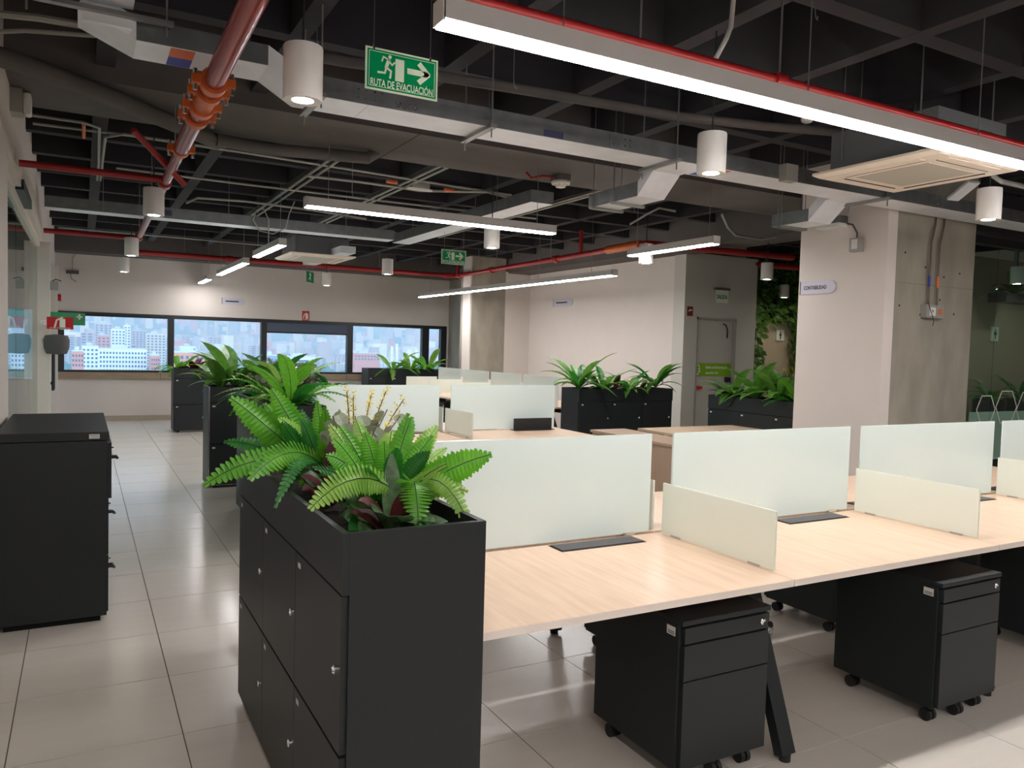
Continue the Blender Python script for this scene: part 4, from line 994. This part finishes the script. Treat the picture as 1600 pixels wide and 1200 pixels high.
pipe('sprinkler_brace', 'slanted red brace bar crossing behind the fire main', 'pipe', [at_z(208, 203, 2.98), at_z(288, 288, 2.72)], .022, RED, group='red sprinkler pipes')
sp = thing('sprinkler_pipe', 'red sprinkler pipe along the far wall turning towards the right wall', 'pipe', (.72, 14.2, 2.95), 0, 'red sprinkler pipes')
L_ = sp.location
MB().tube([(0, 0, 0), (5.78, 0, 0)], .042, 14).build('pipe_section', RED, sp, smooth=True); MB().tube([(5.78, 0, 0), (5.62, -6.15, 0)], .038, 14).build('pipe_section', RED, sp, smooth=True)
MB().tube([(5.62, -6.15, 0), (8.1, -6.35, 0)], .045, 14).build('pipe_section', RED, sp, smooth=True)
for x, y in ((5.6, 0), (5.78, -.2), (3.2, 0), (1.5, 0), (5.74, -1.6), (5.68, -3.9)):
    MB().tube([(x-.05, y, 0), (x+.05, y, 0)] if y == 0 else [(x, y-.05, 0), (x, y+.05, 0)], .058, 14).build('coupling', RED, sp, smooth=True)
MB().tube([(5.62, -6.05, 0), (5.64, -5.3, 0)], .056, 14).build('valve', ORANGE, sp, smooth=True)
MB().tube([(5.76, -.1, 0), (5.76, -.1, .3)], .03, 10).build('riser', RED, sp, smooth=True); MB().tube([(5.66, -4.6, 0), (5.66, -4.6, .35)], .03, 10).build('riser', RED, sp, smooth=True)
rods(sp, [(1.5, 14.2, 2.95), (3.4, 14.2, 2.95), (4.9, 14.2, 2.95), (6.4, 13.0, 2.95), (6.36, 10.4, 2.95), (7.6, 7.95, 2.95)])
pipe('sprinkler_branch', 'red pipe stub in the dark before the green wall', 'pipe', [(9.2, 9.0, 2.98), (10.6, 8.7, 2.96), (11.0, 8.4, 2.96)], .045, RED, group='red sprinkler pipes')
o1 = Vector((1.1, 2.52, 2.80))
pr = pipe('sprinkler_pipe', 'thin red pipe lying just above the longest linear light', 'pipe', [(1.05, 2.62, 2.83), (7.5, 2.62, 2.83)], .018, RED, group='red sprinkler pipes')
q = at_y(1218, 118, 2.62)
MB().cyl((q.x-1.05, 0, 0), .03, -.03, .03, 12, 'x').build('clamp', RED, pr, smooth=True); rods(pr, [(q.x, 2.62, 2.83), (5.2, 2.62, 2.83), (2.0, 2.62, 2.83)], r=.005)

# main metal duct
md = thing('metal_duct', 'long galvanised duct running across the room in front of the beam', 'duct', (0, 0, 0))
DY0, DY1, DZ0, DZ1 = 4.12, 4.40, 2.85, 2.955
segs = [(1.0, 1.35), (1.35, 3.02), (3.02, 4.7), (4.7, 6.3), (6.3, 8.6)]
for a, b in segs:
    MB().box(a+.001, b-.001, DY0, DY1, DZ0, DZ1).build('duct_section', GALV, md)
    MB().box(a+.001, b-.001, DY0+.004, DY1-.004, DZ0-.0015, DZ0).build('lit_underside', GALVL, md)  # thin pale skin paints the floor's reflection onto the underside
for a, b in segs[1:]:
    pl = MB().box(a-.09, a+.09, DY0-.004, DY0, DZ0+.012, DZ1-.012).build('joint_plate', GALV, md)
    for dx in (-.06, -.02, .03, .07):
        for z in (DZ0+.03, DZ1-.035): MB().cyl((a+dx, DY0-.006, z), .006, 0, .004, 8, 'y').build('rivet', STEEL, pl)
LZ0 = DZ0+.105
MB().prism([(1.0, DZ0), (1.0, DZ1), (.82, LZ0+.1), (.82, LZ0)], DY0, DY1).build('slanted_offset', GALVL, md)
MB().box(.22, .82, DY0, DY1, LZ0, LZ0+.1).build('duct_section', GALV, md); MB().box(.22, .82, DY0+.003, DY1-.003, LZ0-.0015, LZ0).build('lit_underside', GALVL, md)
MB().prism([(.22, LZ0), (.22, LZ0+.1), (.02, LZ0+.2), (-.02, LZ0+.1)], DY0, DY1).build('offset_bend', GALVL, md)
MB().box(.0, .2, DY0-.03, DY0-.001, LZ0+.035, LZ0+.1).build('end_plate', GALVL, md)
p = at_y(635, 166, DY0); text('SALCO', .045, STEEL, md, (p.x, DY0-.0008, p.z-.016), width=.13, ext=.0015)
MB().box(.37, .48, DY0+.14, DY1-.01, LZ0-.003, LZ0-.0016).build('blue_sticker', BLUE, md); MB().box(.37, .48, DY0+.01, DY0+.14, LZ0-.003, LZ0-.0016).build('orange_sticker', ORG, md)
MB().box(3.85, 4.0, DY0+.02, DY0+.13, DZ0-.003, DZ0-.0016).build('orange_sticker', ORG, md); MB().box(3.82, 3.97, DY0+.13, DY1-.02, DZ0-.003, DZ0-.0016).build('blue_sticker', BLUE, md)
p = at_y(865, 210, DY0); MB().box(p.x-.07, p.x+.07, DY0-.002, DY0, p.z-.02, p.z+.02).build('blue_label', mat('label_navy', (56, 58, 92), .5), md)
p = at_y(1228, 272, DY0-.01); bx_ = MB().box(p.x-.06, p.x+.06, DY0-.07, DY0, p.z-.06, p.z+.06).build('junction_box', GREYBOX, md)
def trapeze(xc, yc, z, L, label, along='y', up=True):
    t = thing('trapeze_hanger', label, 'hanger', (xc, yc, z), 0, 'zinc trapeze hangers')
    MB().box(-.02, .02, -L/2, L/2, -.02, .0).build('channel', ROD, t) if along == 'y' else MB().box(-L/2, L/2, -.02, .02, -.02, .0).build('channel', ROD, t)
    for s_ in (-1, 1):
        q_ = (0, s_*(L/2-.03)) if along == 'y' else (s_*(L/2-.03), 0)
        MB().cyl((q_[0], q_[1], 0), .005, -.07, SLAB-z, 6).build('rod', ROD, t)
trapeze(2.07, 4.26, DZ0-.003, .42, 'trapeze hanger under the long duct left of the smoke detector')
trapeze(3.45, 4.26, DZ0-.003, .42, 'trapeze hanger under the long duct beside a can downlight'); trapeze(1.08, 4.26, DZ0-.003, .42, 'trapeze hanger under the long duct behind the large can downlight')
trapeze(5.62, 4.26, DZ0-.003, .42, 'trapeze hanger under the long duct in front of the column')
q = at_z(155, 12, 3.05); trapeze(q.x, q.y, 3.05, .62, 'strut hanger at the top left with bright sheet above', 'x'); 
tl_ = thing('foil_duct', 'bright foil duct end resting on the top left strut', 'duct', (q.x, q.y, 3.052)); MB().box(-.08, .14, -.10, .03, 0.03, .12).build('duct_section', GALVL, tl_); MB().cyl((0.04, -.1, 0), .006, .12, SLAB-3.052, 6).build('hanger_rod', ROD, tl_)
# branches stepping down from the main duct
def branch(x0, x1, y1, label, ylen=.85, zlow=2.70):
    t = thing('duct_branch', label, 'duct', (x0, DY1, zlow))
    W_ = x1-x0; h_ = .105; za = DZ0-zlow
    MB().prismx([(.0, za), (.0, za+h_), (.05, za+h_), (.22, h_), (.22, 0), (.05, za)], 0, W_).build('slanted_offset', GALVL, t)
    MB().box(0, W_, .22, ylen, 0, h_).build('duct_section', GALV, t); MB().box(.003, W_-.003, .22, ylen, -.0015, 0).build('lit_underside', GALVL, t)
    for y in (.5, ylen-.08): MB().cyl((-.01, y, 0), .004, 0, SLAB-zlow, 6).build('hanger_rod', ROD, t); MB().cyl((W_+.01, y, 0), .004, 0, SLAB-zlow, 6).build('hanger_rod', ROD, t); MB().box(-.03, W_+.03, y-.015, y+.015, -.022, -.002).build('channel', ROD, t)
branch(3.55, 3.80, 0, 'galvanised duct branch stepping down right of the smoke detector')
branch(5.35, 5.62, 0, 'galvanised duct branch ending beside the white clad column', .62)
sb_ = thing('duct_branch', 'slanted foil duct strip rising behind the air conditioner', 'duct', at_y(1488, 312, 4.11))
MB().bar((0, 0, 0), at_y(1522, 284, 3.9)-sb_.location, .12, .02, up=(0, 0, 1)).build('duct_strip', GALVL, sb_)
# far ducts
fd = thing('metal_duct', 'galvanised duct crossing the far left of the ceiling under the pipes', 'duct', (-.35, 9.7, 2.92))
MB().box(0, 3.9, 0, .25, 0, .12).build('duct_section', GALV, fd); MB().box(0, 3.9, .003, .247, -.0015, 0).build('lit_underside', GALVL, fd); rods(fd, [(.2, 9.68, 2.92), (1.5, 9.68, 2.92), (2.9, 9.68, 2.92)])
MB().box(1.0, 1.24, -.002, 0, .03, .09).build('blue_label', MATS['label_navy'], fd)
fd = thing('metal_duct', 'galvanised duct running to the far air conditioner', 'duct', (3.85, 6.7, 3.0))
MB().box(0, .26, 0, 3.9, 0, .12).build('duct_section', GALV, fd); MB().box(.003, .257, 0, 3.9, -.0015, 0).build('lit_underside', GALVL, fd); rods(fd, [(3.84, 7.4, 3.0), (4.12, 8.5, 3.0), (3.84, 9.8, 3.0)])
fd = thing('metal_duct', 'short duct beside the far air conditioner', 'duct', (3.35, 11.4, 2.9)); MB().box(0, .22, 0, 2.3, 0, .1).build('duct_section', GALVL, fd); rods(fd, [(3.4, 12.0, 3.0), (3.5, 13.2, 3.0)])
# air conditioners
def cassette(x0, x1, y0, y1, z, label):
    t = thing('air_conditioner', label, 'air conditioner', ((x0+x1)/2, (y0+y1)/2, z)); a, b = (x1-x0)/2, (y1-y0)/2
    pb = MB(); pb.add([(-a, -b, .02), (a, -b, .02), (a, b, .02), (-a, b, .02), (-a*.93, -b*.93, 0), (a*.93, -b*.93, 0), (a*.93, b*.93, 0), (-a*.93, b*.93, 0), (-a, -b, .035), (a, -b, .035), (a, b, .035), (-a, b, .035)],
        [(7, 6, 5, 4), (0, 1, 5, 4), (1, 2, 6, 5), (2, 3, 7, 6), (3, 0, 4, 7), (8, 9, 10, 11), (0, 8, 9, 1), (1, 9, 10, 2), (2, 10, 11, 3), (3, 11, 8, 0)]); pb.build('panel', ACW, t)
    MB().box(-a*.56, a*.56, -b*.56, b*.56, -.003, .002).build('intake_grille', ACG, t, bevel=.002)
    for sx, sy in ((0, -1), (0, 1), (-1, 0), (1, 0)):
        if sx == 0: v = MB().box(-a*.62, a*.62, sy*b*.80-b*.08, sy*b*.80+b*.08, -.004, .001)
        else: v = MB().box(sx*a*.80-a*.08, sx*a*.80+a*.08, -b*.62, b*.62, -.004, .001)
        lv = v.build('louvre', ACW, t, bevel=.001)
        g = MB().box(-a*.62, a*.62, sy*b*.71-.003, sy*b*.71+.003, -.0045, .001) if sx == 0 else MB().box(sx*a*.71-.003, sx*a*.71+.003, -b*.62, b*.62, -.0045, .001)
        g.build('slot', DARKGAP, lv)
    MB().box(-a*.82, a*.82, -b*.82, b*.82, .036, .30).build('body', ACB, t)
    for x in (-.35, .05): 
        em = MB(); flatline(em, [(x*a, .1), (x*a+.22*a, .1), (x*a+.22*a, .22), (x*a, .22), (x*a, .1)], .006, 0)
        e = em.build('pressed_rectangle', GALV, t); e.location = (0, -b*.82-.002, 0)
    for sx in (-1, 1):
        for sy in (-1, 1): MB().cyl((sx*a*.86, sy*b*.6, 0), .005, .1, SLAB-z, 6).build('hanger_rod', ROD, t)
    return t
cassette(4.42, 5.29, 2.87, 3.80, 2.79, 'ivory ceiling cassette air conditioner at the upper right')
cassette(2.72, 3.72, 11.85, 12.95, 2.87, 'distant ivory ceiling cassette air conditioner near the far wall')
# drain and service pipes under the beam
g3 = lambda *a: at_z(*a)
pipe('drain_pipe', 'dark grey drain pipe slanting under the beam at the left', 'pipe', [at_z(-60, 70, 3.13), at_z(60, 108, 3.13), at_z(180, 155, 3.13), at_z(340, 222, 3.13)], .058, BEAMP, 16)
pipe('drain_pipe', 'dark grey horizontal drain pipe under the far edge of the beam', 'pipe', [at_z(338, 218, 3.13), at_z(420, 233, 3.13), at_z(500, 240, 3.13), at_z(575, 247, 3.13), at_z(585, 240, 3.2)], .05, BEAMP, 16)
pipe('drain_pipe', 'thin dark pipe above the long duct running to the right', 'pipe', [(1.2, 4.55, 3.2), (2.35, 4.4, 3.2), (3.6, 4.28, 3.2), (4.27, 4.12, 3.2), (5.1, 3.9, 3.22)], .032, BEAMP, 12)
CR = random.Random(11)
def conduit(pts, label, r=.012, m_=None): return pipe('conduit', label, 'conduit', pts, r, m_ or CONDUIT, 8, 'grey electrical conduits')
conduit([(-.35, 7.5, 3.27), (.35, 7.45, 3.27), (1.3, 7.5, 3.27), (2.4, 7.6, 3.27), (3.4, 7.7, 3.27), (4.2, 7.75, 3.27)], 'conduit crossing the ceiling just behind the beam')
cb_ = conduit([(-.35, 7.1, 3.24), (.0, 7.1, 3.24), (.12, 7.2, 3.24), (.14, 8.6, 3.24), (.14, 9.6, 3.24)], 'bent conduit left of the fire main'); 
MB().tube([(.36, .03, -.005), (.36, .5, -.005)], .0135, 8).build('orange_tape', ORG, cb_)
conduit([(.17, 9.6, 3.24), (.17, 7.5, 3.24), (.3, 7.3, 3.24), (.6, 7.32, 3.24), (1.1, 7.35, 3.24)], 'second bent conduit left of the fire main')
conduit([(-.35, 10.9, 3.2), (.1, 10.9, 3.2), (1.6, 10.9, 3.2), (2.8, 10.95, 3.2), (4.6, 11.0, 3.2)], 'conduit crossing behind the far duct')
conduit([(-.3, 13.0, 3.1), (1.2, 13.0, 3.1), (3.5, 13.1, 3.1)], 'conduit crossing near the far wall')
conduit([(.3, 8.9, 3.26), (1.6, 8.95, 3.26), (3.2, 8.95, 3.26), (5.2, 8.9, 3.26)], 'conduit along a ceiling rib in the middle')
conduit([(1.0, 9.3, 3.05), (1.1, 9.2, 3.1), (1.6, 9.2, 3.12), (2.4, 9.3, 3.12), (3.1, 9.5, 3.12)], 'low conduit with a bend above the aisle lights', .014)
for k, x in enumerate((2.02, 2.10, 2.98, 3.06, 4.85, 4.93)):
    conduit([(x, 6.75, 3.27), (x, 8.5, 3.27), (x, 10+CR.uniform(0, 2.5), 3.27)], ['conduit following the rib over the aisle lights', 'twin conduit beside the rib over the aisle lights', 'conduit following the rib left of the far duct', 'twin conduit beside the rib left of the far duct', 'conduit following the rib over the wall row', 'twin conduit beside the rib over the wall row'][k], .014)
cc_ = conduit([at_z(480, 275, 3.25), at_z(560, 284, 3.25), at_z(625, 293, 3.25), at_z(655, 298, 3.25), at_z(760, 300, 3.25), at_z(800, 310, 3.25)], 'conduit with orange tape behind the beam, mid picture', .014)
for px, py in ((612, 284), (702, 297)):
    a = at_z(px, py, 3.25)-cc_.location; MB().tube([a+Vector((-.06, 0, -.002)), a+Vector((.06, .0, -.002))], .019, 8).build('orange_tape', ORG, cc_)
jb = thing('junction_box', 'grey junction box with cables behind the beam, mid picture', 'box', at_z(655, 295, 3.24)); MB().box(-.1, .1, -.06, .06, 0, .06).build('box', GREYBOX, jb); MB().box(-.14, .14, -.03, .03, -.015, 0).build('bracket', PLASTIC, jb); MB().cyl((0, 0, 0), .005, .06, .5, 6).build('rod', ROD, jb)
conduit([at_z(1055, 330, 3.1), at_z(1030, 325, 3.1), at_z(1010, 335, 3.08), at_z(985, 350, 3.05)], 'conduit curving down behind the short linear light')
cw_ = conduit([at_z(1128, 335, 3.1), at_z(1137, 355, 3.0), at_z(1150, 368, 2.95), at_z(1190, 374, 2.95), at_z(1212, 370, 3.0)], 'conduit with red and white bands dropping before the dark corridor', .014)
conduit([at_y(1146, 20, 2.9)+Vector((.02, 0, .4)), at_y(1142, 42, 2.9), at_y(1135, 60, 2.9), at_y(1118, 92, 2.9)], 'short white conduit with orange top above the longest linear light', .012, WCABLE)
conduit([(5.6, 3.5, 3.25), (5.65, 3.4, 2.98), (5.8, 3.3, 2.86), (6.2, 3.3, 2.86)], 'grey hose curling right of the air conditioner', .018)
conduit([at_z(0, 22, 3.2), at_z(60, 28, 3.2), at_z(130, 40, 3.2)], 'thick conduit with blue tape at the top left', .02); conduit([at_z(-10, 50, 3.15), at_z(40, 48, 3.15), at_z(150, 56, 3.15)], 'thin conduit under the blue taped one at the top left', .012)
# smoke detector on the beam
sd = thing('smoke_detector', 'white round smoke detector on a metal box under the beam', 'detector', (at_z(876, 285, 3.13).x, at_z(876, 285, 3.13).y, 3.08))
MB().box(-.07, .07, -.07, .07, .06, .121).build('back_box', GALV, sd); MB().lathe((0, 0, 0), [(.03, 0), (.045, .004), (.05, .02), (.085, .03), (.09, .045), (.085, .06)], 24).build('detector', PLASTIC, sd, smooth=True)
for k in range(8): 
    a = 2*pi*k/8; MB().box(-.003, .003, -.012, .012, 0, .003).build('slot', DARKGAP, sd).location = (.062*math.cos(a), .062*math.sin(a), .0225)
MB().tube([(-.07, 0, .09), (-.2, -.02, .08), (-.32, 0, .05), (-.36, .03, .10)], .012, 8).build('red_conduit', RED, sd, smooth=True)
sd = thing('smoke_detector', 'small white detector head above the long duct, right', 'detector', at_y(1261, 192, 4.0)); MB().lathe((0, 0, 0), [(.025, 0), (.04, .01), (.045, .03), (.03, .035)], 20).build('detector', PLASTIC, sd, smooth=True); MB().cyl((0, 0, 0), .006, .035, SLAB-sd.location.z, 6).build('stem', ROD, sd)
# loose wires with hooks
def wire(px, py, y, label, r=.003):
    p = at_y(px, py, y); t = thing('hanging_wire', label, 'wire', p, 0, 'hanging ceiling wires')
    MB().tube([(0, 0, SLAB-p.z), (0, 0, .05), (.008, 0, .01), (.02, 0, 0), (.022, 0, .02)], r, 6).build('wire', ROD, t, smooth=True)
wire(802, 138, 3.9, 'hooked wire hanging left of the longest light'); wire(495, 75, 4.5, 'thin wire hanging behind the large can downlight'); wire(1273, 30, 2.9, 'wire with ring hanging above the longest light')
wire(1345, 165, 3.6, 'wire hanging above the cassette body'); wire(763, 215, 5.2, 'wire hanging left of the beam joint'); wire(550, 310, 7.3, 'wire above the second linear light'); wire(990, 330, 7.5, 'wire behind the short linear light')
lw = thing('cable_loop', 'white loose cable loop hanging over the aisle lights', 'cable', (1.94, 9.6, 3.0)); MB().tube([(0, 0, -.28), (0, 0, 0), (-.06, 0, .12), (-.14, 0, .1), (-.18, 0, -.02), (-.1, 0, -.14), (.05, 0, -.16), (.2, 0, -.08), (.24, 0, .1), (.3, 0, .25)], .007, 8).build('cable', WCABLE, lw, smooth=True)
# devices on the column
cb2 = thing('socket_box', 'double grey socket box with orange outlet on the concrete column', 'socket', (at_y(1452, 487, CY).x, CY, at_y(1452, 487, CY).z))
MB().box(-.13, .01, -.06, 0, -.06, .06).build('left_box', GREYBOX, cb2, bevel=.003); MB().box(.015, .125, -.06, 0, -.06, .06).build('right_box', GREYBOX, cb2, bevel=.003)
MB().box(-.085, -.0, -.064, -.06, -.04, .035).build('white_faceplate', PLASTIC, cb2); MB().box(-.05, -.04, -.066, -.064, -.01, .012).build('outlet_hole', DARKGAP, cb2); MB().box(.045, .10, -.064, -.06, -.02, .022).build('orange_outlet', ORG, cb2)
for x, m_, off, nm in ((-.06, BLUE, -.0, 'blue_tape'), (.065, ORG, .0, 'orange_tape')):
    c = MB(); c.tube([(x, -.03, .06), (x-.005, -.03, .1), (x-.01, -.03, .3), (x-.005, -.03, .62), (x+.03, -.03, .74), (x+.06, -.02, .80), (x+.06, -.02, .9)], .009, 10); cc_ = c.build('conduit', mat('dark_conduit', (104, 96, 86), .5, .3), cb2, smooth=True)
    MB().tube([(x-.0085, -.03, .22), (x-.009, -.03, .32)], .0115, 10).build(nm, m_, cc_, smooth=True)
MB().tube([(-.11, -.06, .07), (-.09, -.066, .02), (-.05, -.068, -.05), (-.03, -.068, -.09), (-.04, -.066, -.13)], .003, 6).build('loose_wire', CABLE, cb2, smooth=True)
# emergency light + box on the white cladding
p = at_x(1310, 352, CX); el = thing('emergency_light', 'grey emergency light under the duct on the white cladding', 'light', (CX, p.y, p.z))
MB().box(-.1, 0, -.10, .12, .0, .07).build('gear_box', GALV, el); MB().box(-.14, -.02, -.12, .14, -.035, -.0).build('lamp_head', PLASTIC, el, bevel=.004)
p = at_x(1342, 382, CX); sb = thing('switch_box', 'small grey switch box with white rocker on the white cladding', 'switch', (CX, p.y, p.z))
MB().box(-.06, 0, -.055, .055, -.07, .055).build('box', GREYBOX, sb, bevel=.003); MB().box(-.064, -.06, -.03, .03, -.045, .04).build('rocker', PLASTIC, sb); MB().tube([(-.03, 0, .055), (-.03, 0, .1), (-.03, .05, .18), (-.03, .12, .2)], .008, 8).build('flex_conduit', BEAMP, sb, smooth=True)
# left wall fittings
p = at_x(17, 160, XL); el = thing('emergency_light', 'grey box with white lens high on the left wall', 'light', (XL, p.y, p.z)); MB().box(0, .07, -.1, .06, -.08, .08).build('gear_box', GREYBOX, el, bevel=.003); MB().box(.07, .12, -.06, .06, -.075, .07).build('lens', PLASTIC, el, bevel=.02); MB().tube([(.03, 0, .08), (.0, -.05, .3), (-.0, -.1, .6)], .01, 8).build('conduit', CONDUIT, el, smooth=True)
p = at_x(66, 460, XL); el = thing('emergency_light', 'light grey emergency lamp on the glass partition post', 'light', (XL+.07, 11.46, 2.18)); MB().box(0, .09, -.05, .05, -.05, .06).build('gear_box', GREYBOX, el, bevel=.004); MB().tube([(.02, 0, .06), (.06, .02, .09), (.12, .04, .07)], .006, 6).build('cable', CABLE, el, smooth=True)
hr = thing('covered_wall_unit', 'dark grey rounded covered unit below the red sign at the left', 'wall unit', (XL+.075, 11.45, 1.45)); MB().lathe((0, 0, 0), [(.02, -.13), (.12, -.12), (.145, -.05), (.15, .05), (.13, .11), (.03, .125)], 20).build('cover', mat('dark_grey_fabric', (82, 80, 80), .8), hr, smooth=True); hr.location.x += .06; 
al = thing('alarm_sounder', 'small red alarm fitting high on the far left post', 'alarm', (XL+.06, 15.38, 2.2)); MB().cyl((0, 0, 0), .06, 0, .05, 16, 'x').build('sounder', SIGNRED, al, smooth=True)
pj = thing('wall_bracket', 'small grey bracket with cable on the far wall, left', 'bracket', (-.15, YF-.06, 2.7)); MB().box(-.1, .1, 0, .06, -.03, .03).build('plate', BEAMP, pj); MB().tube([(0, .02, .03), (0, .02, .25), (.08, .02, .38), (.4, .02, .42), (1.2, .02, .42)], .01, 8).build('conduit', CONDUIT, pj, smooth=True); MB().tube([(-.03, .02, -.03), (-.02, .02, -.12), (.06, .02, -.17)], .005, 6).build('cable', CABLE, pj, smooth=True)
# side office table and radiator glimpse
ot = thing('office_table', 'white cross legged table inside the glazed side office', 'table', (-1.3, 9.0, 0)); MB().box(-.5, .5, -.8, .8, .71, .735).build('top', PLASTIC, ot)
for s_ in (-1, 1):
    for q_ in (-1, 1): MB().bar((q_*.4, s_*.7, .0), (-q_*.4, s_*.7, .71), .04, .03, up=(0, 1, 0)).build('leg', PLASTIC, ot)
